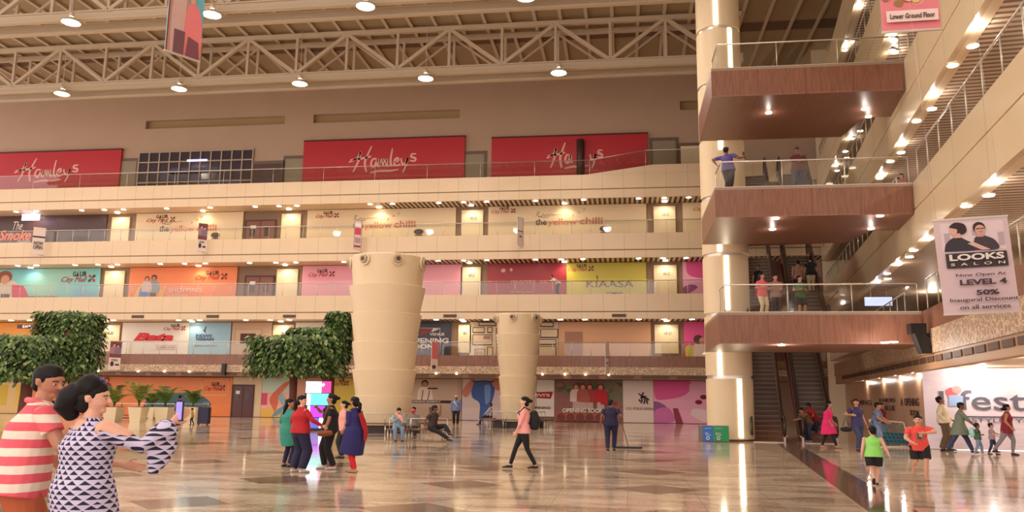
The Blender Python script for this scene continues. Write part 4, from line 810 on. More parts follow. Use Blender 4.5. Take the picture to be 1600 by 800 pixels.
for tl, tr, bl, br, lab in (((53, 354), (72, 358), (50, 396), (69, 399), 'now'), ((311, 348), (325, 351), (308, 392), (322, 395), 'max'), ((554, 343), (566, 347), (552, 388), (564, 392), 'pink'), ((809, 338), (818, 342), (808, 383), (816, 388), 'edge'), ((173, 533), (191, 534), (170, 577), (188, 578), 'max2'), ((675, 533), (685, 536), (675, 580), (683, 582), 'edge2'), ((946, 533), (951, 535), (945, 584), (950, 585), 'edge3')):
    L = {'now': 'narrow pale hanging banner with a dark stripe reading now open, before the fourth storey', 'max': 'narrow hanging banner with a printed portrait before the left chilli hoarding', 'pink': 'narrow pink hanging banner before the middle chilli hoarding', 'edge': 'narrow hanging banner seen nearly edge on before the right chilli hoarding', 'max2': 'narrow hanging banner with a printed couple left of the white shoe shop hoarding', 'edge2': 'slim pink and white hanging banner before the midnight blue hoarding', 'edge3': 'very slim hanging banner seen edge on before the peach wall'}[lab]
    Yb = D1-1.1; t, p = banner('pole_banner', L, tl, tr, bl, br, Yb, R(62 if 'edge' in lab else 42), mat('ivory_paper', (226, 206, 196), .5), wires=False)
    if lab == 'now': p.rect(0, .62, 1, .68, C(50, 34, 36))
    elif lab in ('max', 'max2'):
        p.rect(0, .42, 1, 1, C(122, 66, 66)); p.figure(.35, .42, .5, SKIN, HAIR, C(170, 120, 130)); p.figure(.7, .42, .46, SKIN, HAIR, C(130, 110, 130)); p.ell(.28, .2, .16, .09, C(74, 40, 44)); p.rect(.55, .14, .9, .2, C(74, 40, 44))
    elif lab == 'pink': p.rect(.1, .5, .9, .75, C(214, 80, 100)); p.rect(.1, .8, .9, .92, C(250, 240, 236)); p.rect(.1, .05, .9, .12, C(150, 60, 70)); p.rect(.15, .2, .85, .4, C(190, 150, 150)); p.rect(0, 0, .05, 1, C(130, 40, 50)); p.rect(.95, 0, 1, 1, C(130, 40, 50))
    elif lab == 'edge2': p.rect(0, .42, 1, 1, C(214, 110, 110)); p.ell(.4, .15, .3, .07, C(90, 60, 60))
    else: p.rect(0, 0, .06, 1, C(90, 56, 50)); p.rect(.94, 0, 1, 1, C(90, 56, 50)); p.rect(.3, .3, .7, .36, C(110, 80, 76)); p.rect(0, .5, 1, .53, C(90, 56, 50))
    done(t, p)
    if lab == 'now': text('NOW\nOPEN', p.w*.12, p.w*.9, p.h*.18, p.h*.48, p.y-.02, DKT, t, bold=.02)
    if lab in ('max', 'max2'): text('max', p.w*.2, p.w*.75, p.h*.3, p.h*.37, p.y-.02, DKT, t)
    for zz in (p.h+.015, -.015):
        a_ = t.matrix_basis@Vector((p.w*.5, .015, zz)); MB().use(CHROME).tube([a_, (a_.x, D1+.02, a_.z)], .022, 6).build('bracket', t, world=True)
# tapered pillars --------------------------------------------------
def tapered(Yc, ucent, tops, label, half):
    cpos = G(ucent, 668, 0); X = YP(ucent, 600, Yc).x; sc = Yc/FPX
    t = thing('tapered_pillar', label, 'pillar', (X, Yc, 0))
    # tops: list of (v_top, v_bottom, half-width px top, half-width px bottom)
    for i, (va, vb, ra, rb) in enumerate(tops):
        za, zb = YP(ucent, va, Yc).z, max(0, YP(ucent, vb, Yc).z); k = 1/math.cos(math.atan2(abs(X), Yc))
        MB().use(CREAMP).drum([(rb*sc*.955, zb), (ra*sc, za-.02), (ra*sc-.03, za)], 56).build('flared_ring', t)
    za = YP(ucent, tops[0][0], Yc).z; r = tops[0][2]*sc; hh = half
    zc = za-hh*.42
    tb_ = MB().use(CREAMP).drum([(r*.97, za-hh), (r*.99, za+.0), (r*.96, za+.05)], 56).build('top_band', t)
    NZ = ((-38, 51.43, 7) if ucent < 700 else (-15, 60, 6)); hh *= 1.15
    for j in range(NZ[2]):
        a = R(-90+NZ[0]+j*NZ[1])-math.atan2(X, Yc); c, s_ = math.cos(a), math.sin(a); q = MB(); o = Vector((c*r*.98, s_*r*.98, zc)); d = Vector((c, s_, 0)); 
        q.use(CREAMP).tube([o, o+d*.1], hh*.42, 16); q.use(mat('nozzle_grey', (176, 158, 134), .4)).tube([o+d*.1, o+d*.2], [hh*.3, hh*.26], 16); q.use(DARK).tube([o+d*.19, o+d*.205], hh*.15, 12); q.build('air_nozzle', tb_)
    MB().use(CHROME).lathe([(tops[-1][3]*sc+.01, .0), (tops[-1][3]*sc+.01, .12)], 0, 0, 48).build('base_ring', t)
    return X
T1 = [(405, 458, 60, 57), (450, 499, 61.5, 54), (492, 541, 56.5, 51), (536, 585, 53, 47.5), (578, 630, 51, 44), (618, 672, 46, 42)]
XP1 = tapered(38.6, 600, T1, 'large cream tapered pillar of stacked flared rings with air nozzles at its top', .62)
T2 = [(493, 528, 34.5, 33), (523, 560, 35, 31), (556, 592, 32, 28.5), (588, 624, 30, 26.5), (618, 658, 28, 25)]
XP2 = tapered(47.6, 809, T2, 'smaller cream tapered pillar standing further back right of the large one', .5)
def bench(Xc, Yc, r0, r1, label, angs):
    t = thing('curved_bench', label, 'bench', (Xc, Yc, 0)); a0, a1 = angs; n_ = 28
    P = [(r0*math.cos(a), r0*math.sin(a)) for a in [a0+(a1-a0)*k/n_ for k in range(n_+1)]]; Q = [(r1*math.cos(a), r1*math.sin(a)) for a in [a0+(a1-a0)*k/n_ for k in range(n_+1)]]
    mb = MB().use(mat('bench_wood', (112, 78, 62), .4))
    for k in range(n_): mb.hexa([(*P[k], .42), (*Q[k], .42), (*Q[k+1], .42), (*P[k+1], .42), (*P[k], .47), (*Q[k], .47), (*Q[k+1], .47), (*P[k+1], .47)])
    mb.build('seat', t); rl = MB().use(CHROME).tube([(x*.98, y*.98, .88) for x, y in P], .022, 8); rl.build('back_rail', t)
    for k in range(0, n_+1, 4):
        for x, y in ((P[k][0]*1.03, P[k][1]*1.03), (Q[k][0]*.97, Q[k][1]*.97)): MB().use(CHROME).tube([(x, y, 0), (x, y, .42)], .025, 8).build('leg', t)
        MB().use(CHROME).tube([(P[k][0]*.98, P[k][1]*.98, .45), (P[k][0]*.98, P[k][1]*.98, .88)], .018, 6).build('rail_post', t)
    MB().use(mat('dark_kick', (70, 56, 52), .5)).lathe([(r0-.1, 0), (r0-.1, .35)], 0, 0, 48, close=False).build('kick_panel', t)
bench(XP1, 38.6, 1.9, 2.45, 'curved wooden bench with steel legs around the large tapered pillar', (R(180), R(372)))
bench(XP2, 47.6, 1.6, 2.1, 'curved bench with steel legs around the smaller tapered pillar', (R(150), R(395)))
# straight bench where the seated visitors are
def sbench(u, v, w, label, rz=0, h=.45):
    P = G(u, v); t = thing('waiting_bench', label, 'bench', P, rz)
    MB().use(MATS['bench_wood']).box(-w/2, w/2, -.25, .25, h-.05, h).build('seat', t)
    for x in (-w/2+.08, w/2-.08):
        for y in (-.22, .22): MB().use(CHROME).tube([(x, y, 0), (x, y, h-.05)], .024, 8).build('leg', t)
    MB().use(CHROME).tube([(-w/2, .25, .82), (w/2, .25, .82)], .02, 6).tube([(-w/2, .25, h), (-w/2, .25, .82)], .02, 6).tube([(w/2, .25, h), (w/2, .25, .82)], .02, 6).build('back_rail', t); return t, P
tb1, PB1 = sbench(667, 689, 1.45, 'low steel legged bench under the man in black with crossed legs')
tb2, PB2 = sbench(622, 689, .85, 'short steel legged bench under the mother holding a baby')
# kiosk -----------------------------------------------------------
def scr(name, c, e): return mat(name, c, .5, emit=e)
PK = G(497, 673); t = thing('screen_tower', 'tower of stacked glowing coloured screens behind the group of women', 'kiosk', PK); SW, ST, SP, SV, SB = scr('screen_white', (235, 235, 250), 2.2), scr('screen_teal', (90, 225, 200), 1.5), scr('screen_magenta', (232, 50, 130), 1.4), scr('screen_violet', (168, 50, 214), 1.3), scr('screen_blue', (96, 90, 190), 1.0)
Yk = PK.y
def kb(u0, u1, v0, v1, m, nm='screen', dy=0):
    x0, x1, z0, z1 = frect(u0, u1, v0, v1, Yk-.3); MB().use(m).box(x0-PK.x, x1-PK.x, -.3-dy, -.26-dy, z0, z1).build(nm, t)
x0, x1, z0, z1 = frect(477, 519, 595, 672, Yk); MB().use(BLACK).box(x0-PK.x+.06, x1-PK.x-.12, -.26, .25, .0, z1).build('tower_body', t)
for a in ((478, 502, 596, 614, SW), (503, 517, 596, 614, SP), (479, 485, 615, 633, SW), (486, 513, 615, 633, ST), (480, 484, 634, 652, SW), (485, 507, 634, 652, SV), (480, 498, 653, 669, SB), (498.5, 505, 653, 669, SW)): kb(*a)
strokes([[(0, .3), (.3, .6), (.5, .3), (.8, .7), (1, .5)], [(.1, .2), (.5, .45), (.9, .3)]], .05, .33, 2.0, 2.3, -.33, .05, SW, t, 'screen_logo')
# bins ------------------------------------------------------------
PBn = G(1116, 691); t = thing('waste_bins', 'joined blue and green waste bins standing left of the round column base', 'bin', PBn)
x0, x1, z0, z1 = frect(1098, 1139, 666, 690, PBn.y); xm = frect(1114, 1120, 666, 690, PBn.y)[0]; z0 = .0
MB().use(mat('steel_bin_frame', (120, 104, 92), .4)).box(x0-PBn.x-.14, x0-PBn.x, .0, .35, 0, z1+.0).box(x0-PBn.x, x1-PBn.x, .02, .35, 0, z1+.02).build('bin_frame', t)
MB().use(mat('blue_bin', (34, 104, 190), .4)).box(x0-PBn.x, xm-PBn.x, -.02, .02, .04, z1).build('blue_front', t); MB().use(mat('green_bin', (20, 140, 84), .4)).box(xm-PBn.x, x1-PBn.x, -.02, .02, .04, z1).build('green_front', t)
BF = {o.name.split('.')[0]: o for o in t.children}
for a, b_, s, pf in ((x0-PBn.x, xm-PBn.x, 'Dry\nWaste', BF['blue_front']), (xm-PBn.x, x1-PBn.x-.2, 'Food\nWaste', BF['green_front'])):
    text(s, a+.1, b_-.08, z1*.42, z1*.62, -.03, WHITE, pf); text('Say No To', a+.08, b_-.06, z1*.82, z1*.9, -.03, WHITE, pf)
    MB().use(WHITE).lathe([(.07, 0), (.045, .001)], n=16, close=False).build('recycle_mark', pf); o = [c for c in pf.children if c.name.startswith('recycle')][-1]; o.rotation_euler = (R(90), 0, 0); o.location = ((a+b_)/2, -.032, z1*.26)
# speakers --------------------------------------------------------
P = YP(350, 577, D1-.2); t = thing('wall_speaker', 'narrow black speaker column fixed to the lace screen of the back facade', 'speaker', (P.x, P.y, P.z-.4)); MB().use(BLACK).box(-.13, .13, -.15, .12, 0, .8).build('cabinet', t); MB().use(DARK).box(-.05, .05, .1, .25, .3, .5).build('bracket', t)
P = YP(1437, 527, 27.2); t = thing('wall_speaker', 'large black loudspeaker array hanging at the corner of the lowest bridge', 'speaker', (P.x, P.y, P.z)); q = MB().use(BLACK)
q.hexa([(-.02, -.2, -.5), (.28, -.2, -.5), (.28, .2, -.5), (-.02, .2, -.5), (-.2, -.2, .1), (.14, -.2, .1), (.14, .2, .1), (-.2, .2, .1)]); q.box(-.3, .16, -.2, .2, .1, .42); q.build('cabinet', t); MB().use(BLACK).box(.2, .3, -.1, 1.0, .0, .12).build('bracket', t)
# artificial trees ------------------------------------------------
LEAF = []
for i, c in enumerate(((66, 94, 40), (96, 128, 62), (46, 68, 30), (142, 160, 100))): LEAF.append(mat('leaf_green_%s' % ('dark', 'mid', 'deep', 'light')[i], c, .5, noise=.1))
rnd = random.Random(3)
def foliage(t, boxes, dens, ls, name='foliage'):
    for (xa, xb, ya, yb, za, zb, shape) in boxes:
        mb = MB(); cx_, cy_, rx_, ry_ = (xa+xb)/2, (ya+yb)/2, (xb-xa)/2, (yb-ya)/2
        vol = int(dens)
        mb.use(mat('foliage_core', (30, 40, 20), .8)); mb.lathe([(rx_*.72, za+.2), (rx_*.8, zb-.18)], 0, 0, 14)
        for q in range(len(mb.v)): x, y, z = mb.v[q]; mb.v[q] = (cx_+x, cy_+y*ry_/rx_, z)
        for i in range(vol):
            a = rnd.random()*2*math.pi; top = rnd.random() < .25
            rr_ = math.sqrt(rnd.random()) if top else .8+.25*rnd.random(); z = zb-.12+.2*rnd.random() if top else za+(zb-za)*rnd.random()
            se = 1.0
            if shape == 'box': m_ = max(abs(math.cos(a)), abs(math.sin(a))); se = min(1.25, 1/m_)*.9
            c_ = Vector((cx_+rx_*rr_*se*math.cos(a), cy_+ry_*rr_*se*math.sin(a), z-.25*(rnd.random()**3)))
            o = Vector((math.cos(a), math.sin(a), -.5+rnd.random()*.7)).normalized(); sd = Vector((-math.sin(a), math.cos(a), rnd.uniform(-.6, .6))).normalized()
            dn_ = (o*.5+Vector((0, 0, -.75))+Vector((rnd.uniform(-.4, .4), rnd.uniform(-.4, .4), rnd.uniform(-.2, .5)))).normalized(); L = ls*rnd.uniform(.7, 1.4); W = L*.32
            mid = c_+dn_*L*.5; n1 = dn_.cross(sd).normalized()*W*.3
            mb.use(LEAF[min(3, int(rnd.random()**1.3*4))])
            mb.face([c_, mid-sd*W+n1, c_+dn_*L, mid+n1*0]); mb.face([c_, mid, c_+dn_*L, mid+sd*W+n1])
        mb.build(name, t, world=True)
BARK = mat('reddish_bark', (112, 66, 50), .8, noise=.25, nscale=8)
def tree_box(u0, u1, v0, v1, Y, dy): a, b_, c_, d_ = frect(u0, u1, v0, v1, Y); return (a, b_, Y-dy, Y+dy, c_, d_)
Y1 = 31.0; P = YP(36, 650, Y1)
t = thing('artificial_tree', 'tall two tiered leafy tree at the far left behind the couple', 'tree', (P.x, Y1, 0))
MB().use(BARK).tube([(0, 0, 0), (.03, 0, 1.6), (.05, 0, 3.2)], [.26, .22, .24], 10).build('trunk', t); MB().use(BARK).tube([(.05, 0, 1.9), (.9, .2, 2.9), (1.6, .2, 4.2)], [.16, .14, .12], 8).build('branch', t)
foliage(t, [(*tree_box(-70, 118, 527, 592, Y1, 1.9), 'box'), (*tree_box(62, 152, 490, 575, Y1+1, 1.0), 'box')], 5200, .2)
Y2 = 42.5; P = YP(455, 650, Y2)
t = thing('artificial_tree', 'leafy tree with a tall foliage column touching the large tapered pillar', 'tree', (P.x, Y2, 0))
MB().use(BARK).tube([(0, 0, 0), (.03, 0, 1.6), (.0, 0, 3.6)], [.25, .2, .24], 10).build('trunk', t); MB().use(BARK).tube([(1.9, .3, 0), (1.9, .3, 1.6), (1.8, .2, 3.6)], [.34, .3, .36], 10).build('trunk', t)
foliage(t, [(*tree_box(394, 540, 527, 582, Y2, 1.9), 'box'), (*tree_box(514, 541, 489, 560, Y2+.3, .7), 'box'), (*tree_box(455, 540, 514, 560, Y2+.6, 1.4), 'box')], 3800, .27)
# palm planters ---------------------------------------------------
POT = mat('cream_planter', (232, 214, 178), .4); FR = [mat('palm_green', (116, 146, 62), .5), mat('palm_olive', (156, 156, 72), .5), mat('palm_dark', (76, 110, 50), .5)]
def palm(u, v, half, label, vt=636, seed=1, tall=1.0):
    P = G(u, v); sc = P.y/FPX; h = YP(u, vt, P.y).z; r = half*sc; t = thing('potted_palm', label, 'potted plant', P)
    q = MB().use(POT); b_ = r*.72; q.hexa([(-b_, -b_, 0), (b_, -b_, 0), (b_, b_, 0), (-b_, b_, 0), (-r, -r, h), (r, -r, h), (r, r, h), (-r, r, h)]); pl = q.build('planter', t)
    MB().use(mat('potting_soil', (60, 44, 34), .9)).box(-r*.9, r*.9, -r*.9, r*.9, h, h+.02).build('soil', pl)
    rn = random.Random(seed); nf = 11
    for k in range(nf):
        a = 2*math.pi*k/nf+rn.uniform(-.3, .3); L = rn.uniform(.5, 1.15)*tall; up = rn.uniform(.9, 1.6)*tall; pts = []
        for j in range(9):
            s_ = j/8; pts.append(Vector((math.cos(a)*L*s_*.8*s_**.3, math.sin(a)*L*s_*.8*s_**.3, h+up*(s_*1.75-.95*s_*s_))))
        mb = MB().use(FR[2]).tube(pts, [.02*(1-.8*j/8) for j in range(9)], 5); mb.use(FR[rn.choice((0, 0, 1, 2))])
        for j in range(2, 9):
            for sd in (-1, 1):
                c_ = pts[j]; dd = (pts[j]-pts[j-1]).normalized(); sv = dd.cross(Vector((0, 0, 1))).normalized()*sd; tip = c_+(sv*.8+dd*.6+Vector((0, 0, -.35))).normalized()*.42*(1-.5*abs(j/8-.5)); wv = dd*.035
                mb.face([c_-wv, c_+wv, tip]); mb.face([c_+wv, c_-wv, tip])
                c_ = (pts[j]+pts[j-1])/2; tip = c_+(sv*.8+dd*.6+Vector((0, 0, -.3))).normalized()*.4; mb.face([c_-wv, c_+wv, tip])
        mb.build('frond', t)
palm(176, 659, 13, 'areca palm in a cream planter, nearest the woman taking a photograph', seed=2)
palm(215, 660, 12, 'tall areca palm in a cream planter, second from the woman in the patterned dress', seed=4, tall=1.3)
palm(256, 660, 12.5, 'areca palm in a cream planter just left of the standing dark shirted man', seed=5)
palm(300, 656, 12, 'areca palm in a cream planter at the right end of the row', seed=9, tall=.9)
palm(236, 655, 9, 'smaller areca palm set back in the gap before the blue shape on the tangerine hoarding', seed=11, tall=.8)
P0, P1 = G(150, 655), G(323, 655.5); t = thing('queue_barrier', 'low steel barrier rail running behind the palm planters', 'barrier', P0)
MB().use(CHROME).tube([P0+Vector((0, .2, 1.0)), P1+Vector((0, .2, 1.0))], .03, 8).build('top_rail', t, world=True); MB().use(DARK).tube([P0+Vector((0, .2, .08)), P1+Vector((0, .2, .08))], .04, 8).build('bottom_rail', t, world=True)
for i in range(6): p_ = P0.lerp(P1, i/5)+Vector((0, .2, 0)); MB().use(DARK).tube([p_, p_+Vector((0, 0, 1.0))], .03, 8).build('post', t, world=True)
# trolley case ----------------------------------------------------
P = G(318, 664); t = thing('trolley_case', 'upright navy trolley suitcase beside the seated child near the palms', 'suitcase', P); MB().use(mat('navy_case', (40, 36, 66), .5)).box(-.3, .3, -.16, .16, .07, .95).build('case_body', t)
for x in (-.25, .25): MB().use(BLACK).tube([(x, -.12, .05), (x, -.06, .05)], .05, 10).build('wheel', t)
MB().use(CHROME).tube([(-.14, .1, .95), (-.14, .1, 1.2), (.14, .1, 1.2), (.14, .1, .95)], .012, 6).build('pull_handle', t)
# play frame near the right (teal netted goal like stroller) ------
P = G(1396, 699); t = thing('folding_goal', 'white framed rack with teal and dark netting standing behind the two running children', 'rack', P)
A = [(-.3, 0, .02), (.62, 0, .02), (.5, .3, .9), (-.72, .3, .98)]
mb = MB().use(WHITE); [mb.tube([A[i], A[(i+1) % 4]], .025, 6) for i in range(4)]; mb.tube([A[0], (-.9, .6, .02)], .02, 6).tube([A[1], (.5, .8, .02)], .02, 6); mb.build('frame', t)
mb = MB().use(mat('teal_net', (70, 150, 150), .6)); L3 = lambda a, b_, k: tuple(a[i]+(b_[i]-a[i])*k for i in range(3))
for i in range(1, 7): mb.tube([L3(A[0], A[3], i/7), L3(A[1], A[2], i/7)], .012, 4).tube([L3(A[0], A[1], i/7), L3(A[3], A[2], i/7)], .012, 4)
mb.build('netting', t); mb = MB().use(mat('dark_teal_cloth', (34, 70, 92), .7)); mb.face([L3(A[0], A[3], .1), L3(A[1], A[2], .1), L3(A[1], A[2], .55), L3(A[0], A[3], .55)]); mb.face([L3(A[0], A[3], .55), L3(A[1], A[2], .55), L3(A[1], A[2], .1), L3(A[0], A[3], .1)]); mb.build('cloth_panel', t)
# blue lit directory signs seen through the lowest bridge railing
for u, v, w_, lab in ((1409, 441, 1.6, 'upper pale blue lit direction sign seen above the lowest bridge rail'), (1376, 471, 1.4, 'lower pale blue lit direction sign seen behind the lowest bridge rail')):
    P = YP(u, v, 40); t = thing('direction_sign', lab, 'sign', (P.x, 40, P.z)); MB().use(mat('pale_blue_lightbox', (190, 205, 250), .4, emit=1.3)).box(-w_/2+.0, w_/2-.2, -.05, .05, -.2, .2).build('light_box', t); MB().use(CHROME).tube([(-w_*.3, 0, .2), (-w_*.3, 0, .6)], .015, 5).tube([(w_*.2, 0, .2), (w_*.2, 0, .6)], .015, 5).build('hanger_rod', t)
# ================================================================ PEOPLE
def loft(mb, pts, rad, xd=(1, 0, 0), n=14, flat=(0, 0)):
    """closed rounded loft, elliptical sections (rx along xd, ry across)"""
    pts = [Vector(p) for p in pts]; rad = [(r, r) if not isinstance(r, tuple) else r for r in rad]; xd = Vector(xd)
    d0 = (pts[0]-pts[1]).normalized(); d1 = (pts[-1]-pts[-2]).normalized(); P, Q = [], []
    for k, f in ((0, .06), (.45, .7), (.8, .93)):
        r = min(rad[0]); P.append(pts[0]+d0*r*(.9-k)*.7); Q.append((rad[0][0]*f, rad[0][1]*f))
    P[0] = pts[0]+d0*min(rad[0])*.7; P[1] = pts[0]+d0*min(rad[0])*.5; P[2] = pts[0]+d0*min(rad[0])*.22
    P += pts; Q += rad; r = min(rad[-1]); P += [pts[-1]+d1*r*.22, pts[-1]+d1*r*.5, pts[-1]+d1*r*.7]; Q += [(rad[-1][0]*f, rad[-1][1]*f) for f in (.93, .7, .06)]
    if flat[0]: P[:3] = [pts[0]+d0*.001]; Q[:3] = [rad[0]]
    if flat[1]: P[-3:] = [pts[-1]+d1*.001]; Q[-3:] = [rad[-1]]
    i0 = len(mb.v); m_ = len(P)
    for k in range(m_):
        d = (P[min(k+1, m_-1)]-P[max(k-1, 0)]).normalized(); a = xd-d*xd.dot(d)
        if a.length < .15: a = Vector((0, 1, 0)).cross(d)
        a.normalize(); b = d.cross(a)
        for j in range(n): t = 2*math.pi*j/n; mb.v.append(tuple(P[k]+a*math.cos(t)*Q[k][0]+b*math.sin(t)*Q[k][1]))
    for k in range(m_-1):
        for j in range(n): mb.f.append((i0+k*n+j, i0+k*n+(j+1) % n, i0+(k+1)*n+(j+1) % n, i0+(k+1)*n+j))
    mb.f.append(tuple(i0+j for j in reversed(range(n)))); mb.f.append(tuple(i0+(m_-1)*n+j for j in range(n)))
    mb.fm = [0]*len(mb.f); mb.sm = [True]*len(mb.f)
def fuse(mb, name, m, parent, vox, sm=2):
    me = bpy.data.meshes.new(name); me.from_pydata(mb.v, [], mb.f); o = bpy.data.objects.new(name, me); COL.objects.link(o)
    r = o.modifiers.new('r', 'REMESH'); r.mode = 'VOXEL'; r.voxel_size = vox; r.use_smooth_shade = True
    s = o.modifiers.new('s', 'SMOOTH'); s.factor = .5; s.iterations = sm
    dg = bpy.context.evaluated_depsgraph_get(); dg.update(); me2 = bpy.data.meshes.new_from_object(o.evaluated_get(dg)); o.modifiers.clear(); o.data = me2; bpy.data.meshes.remove(me)
    me2.materials.clear(); me2.materials.append(m); me2.name = name; o.parent = parent
    me2.polygons.foreach_set('use_smooth', [True]*len(me2.polygons)); return o
def ik(a, b, l1, l2, pole):
    a, b, pole = Vector(a), Vector(b), Vector(pole); d = b-a; L = min(d.length, (l1+l2)*.998); dn = d.normalized(); b = a+dn*L
    x = (l1*l1-l2*l2+L*L)/(2*L); hh = math.sqrt(max(0, l1*l1-x*x)); p = pole-dn*pole.dot(dn); p.normalize(); return a+dn*x+p*hh, b
SKINS = {'m': mat('skin_medium', (182, 126, 98), .5), 'd': mat('skin_deep', (122, 80, 62), .5), 'l': mat('skin_light', (222, 168, 142), .5)}
HAIRM = mat('black_hair', (20, 15, 16), .6, noise=.3, nscale=30, spec=.25); EYEW = mat('eye_white', (225, 215, 210), .3); IRIS = mat('dark_iris', (30, 18, 14), .2); LIPM = mat('lip_tone', (160, 86, 80), .5)
SOLE = mat('pale_sole', (200, 185, 170), .6)
def cloth(name, c, **k): return mat(name, c, .8, noise=.12, nscale=9, **k)
WIDE = 1.1
def person(label, loc, H, face, skin='m', fem=False, child=False, fat=1.0, lean=0, side=0, twist=0, head=(0, 0), hands=None, feet=None, sit=None,
           hair='short', top=None, sleeve='short', hem=None, bottom=None, bot='trousers', shoes=None, vox=.012, elb=None, knees=None, group=None, shoe_kind='shoe', armscale=1, faceparts=True, hairm=None):
    t = thing('person', label, 'person', loc, R(face), group, H/1.7); t.scale = (H/1.7*WIDE, H/1.7*WIDE, H/1.7); t.matrix_basis = Matrix.Translation(Vector(loc))@Matrix.Rotation(R(face), 4, 'Z')@Matrix.Diagonal((*t.scale, 1)); sk = SKINS[skin]
    hs = 1.22 if child else 1.0; hm = hairm or HAIRM
    lift = 0
    pel = Vector((0, 0, .93)) if sit is None else Vector((0, 0, sit+.10)); th = R(lean); sd = R(side)
    u = Vector((math.sin(sd), -math.sin(th), math.cos(th)*math.cos(sd))).normalized(); tw = R(twist); X = Vector((math.cos(tw), math.sin(tw), 0)); X = (X-u*X.dot(u)).normalized(); Bk = X.cross(u)*-1
    if Bk.y < 0: Bk = -Bk
    T = .53 if not child else .50
    sh = (.165 if fem else .185)*min(1.12, fat); ch = pel+u*.34; nb = pel+u*T
    S = {-1: pel+u*(T-.068)-X*sh, 1: pel+u*(T-.068)+X*sh}
    hy, hp = R(head[0]), R(head[1]); hu = (u*.6+Vector((0, -math.sin(hp), math.cos(hp)))).normalized()
    hc = nb+hu*.148*(1.0 if not child else 1.08); hf = Vector((math.sin(hy), -math.cos(hy), 0)); hf = (Vector((hf.x, hf.y, 0))-hu*0).normalized(); hf = (hf*math.cos(hp)+Vector((0, 0, -math.sin(hp)))).normalized(); hup = Vector((0, 0, 1)); hup = (hup-hf*hup.dot(hf)).normalized(); hx = hup.cross(hf)*-1
    def HP(x, f, z): return hc+hx*x*hs+hf*f*hs+hup*z*hs
    hands = hands or {}; feet = feet or {}
    body = MB(); A = {}
    for s in (-1, 1):
        ht = Vector(hands.get(s, (s*(sh+.07), -.05, pel.z-.12))); pole = (elb or {}).get(s, (s*.35, 1, -.2)); e, w_ = ik(S[s], ht, .275*armscale, .245*armscale, pole); A[s] = (S[s], e, w_)
    Lg = {}
    for s in (-1, 1):
        hip = pel+X*s*.09*fat+Vector((0, 0, -.03)); ft = Vector(feet.get(s, (s*.1, 0, .08) if sit is None else (s*.12, -.45, .08))); pole = (knees or {}).get(s, (s*.08, -1, .15 if sit else 0)); k, an = ik(hip, ft, .43, .42, pole); Lg[s] = (hip, k, an)
    # --- body
    wf = fat; bust = .018 if fem else 0
    loft(body, [pel-u*.04, pel+u*.1, pel+u*.22, ch, pel+u*(T-.1), pel+u*(T-.03)], [(.15*wf, .105*wf), (.135*wf, .1*wf), (.125*wf, .095*wf), (.15*wf, .105*wf+bust), (sh*.95, .085), (.08, .065)], X)
    loft(body, [nb-hu*.06, nb+hu*.07, hc-hup*.04], [.062, .052, .052], X, 12)
    loft(body, [HP(0, .0, -.075), HP(0, .008, -.04), HP(0, .0, .03), HP(0, -.01, .075)], [(.05*hs, .062*hs), (.066*hs, .085*hs), (.076*hs, .098*hs), (.06*hs, .078*hs)], hx, 16)
    loft(body, [HP(0, .095, .012), HP(0, .112, -.022)], [.009*hs, .015*hs], hx, 8)
    loft(body, [HP(0, .07, -.088), HP(0, .06, -.075)], [.022*hs, .028*hs], hx, 8)
    for s in (-1, 1): loft(body, [HP(s*.078, -.01, -.02), HP(s*.082, -.012, .02)], [(.009*hs, .018*hs), (.011*hs, .024*hs)], hx, 8)
    k_ = .9 if fem else 1.0; k_ *= (1.1 if child else 1)*min(1.15, wf)
    for s in (-1, 1):
        a, e, w_ = A[s]; loft(body, [a, (a+e)/2, e], [.05*k_, .044*k_, .037*k_], X, 10); loft(body, [e, e.lerp(w_, .3), w_], [.037*k_, .038*k_, .024*k_], X, 10)
        # hand: palm, four unequal curled fingers, thumb from the side of the palm
        d = (w_-e).normalized(); inw = Vector((-s, 0, 0)); inw = (inw-d*inw.dot(d)); inw = inw.normalized() if inw.length > .05 else Vector((0, 1, 0)); acr = d.cross(inw).normalized(); acr = acr if acr.y < 0 else -acr
        pm = w_+d*.085; loft(body, [w_, w_+d*.04, pm], [(.024, .018), (.037, .016), (.036, .014)], acr, 10)
        for q, (o, L) in enumerate(((-.03, .058), (-.01, .07), (.01, .075), (.03, .066))):
            p0 = pm+acr*o-d*.01; p1 = p0+d*L*.5+inw*.006; p2 = p1+d*L*.38+inw*.018; p3 = p2+d*L*.15+inw*.02
            loft(body, [p0, p1, p2, p3], [.0095, .0088, .008, .0072], acr, 7)
        q0 = w_+d*.03+acr*.03; loft(body, [q0, q0+acr*.028+d*.025+inw*.01, q0+acr*.032+d*.058+inw*.018], [.013, .011, .0085], X, 7)
        h_, kn, an = Lg[s]; loft(body, [h_, h_.lerp(kn, .4), kn], [(.085*wf, .085*wf), (.072*wf, .072*wf), (.052*wf, .055)], X, 12); loft(body, [kn, kn.lerp(an, .35), an], [.05, .052*min(1.1, wf), .033], X, 12)
        fd = Vector((0, -1, 0)) if an.z < .2 else (Vector((0, -.5, -.8)) if an.y > .2 else Vector((0, -1, -.1))); fd.normalize()
        loft(body, [an+Vector((0, .03, -.045)), an+fd*.06+Vector((0, 0, -.045)), an+fd*.15+Vector((0, 0, -.06))], [(.03, .028), (.038, .028), (.036, .018)], X, 10)
    fuse(body, 'body', sk, t, vox)
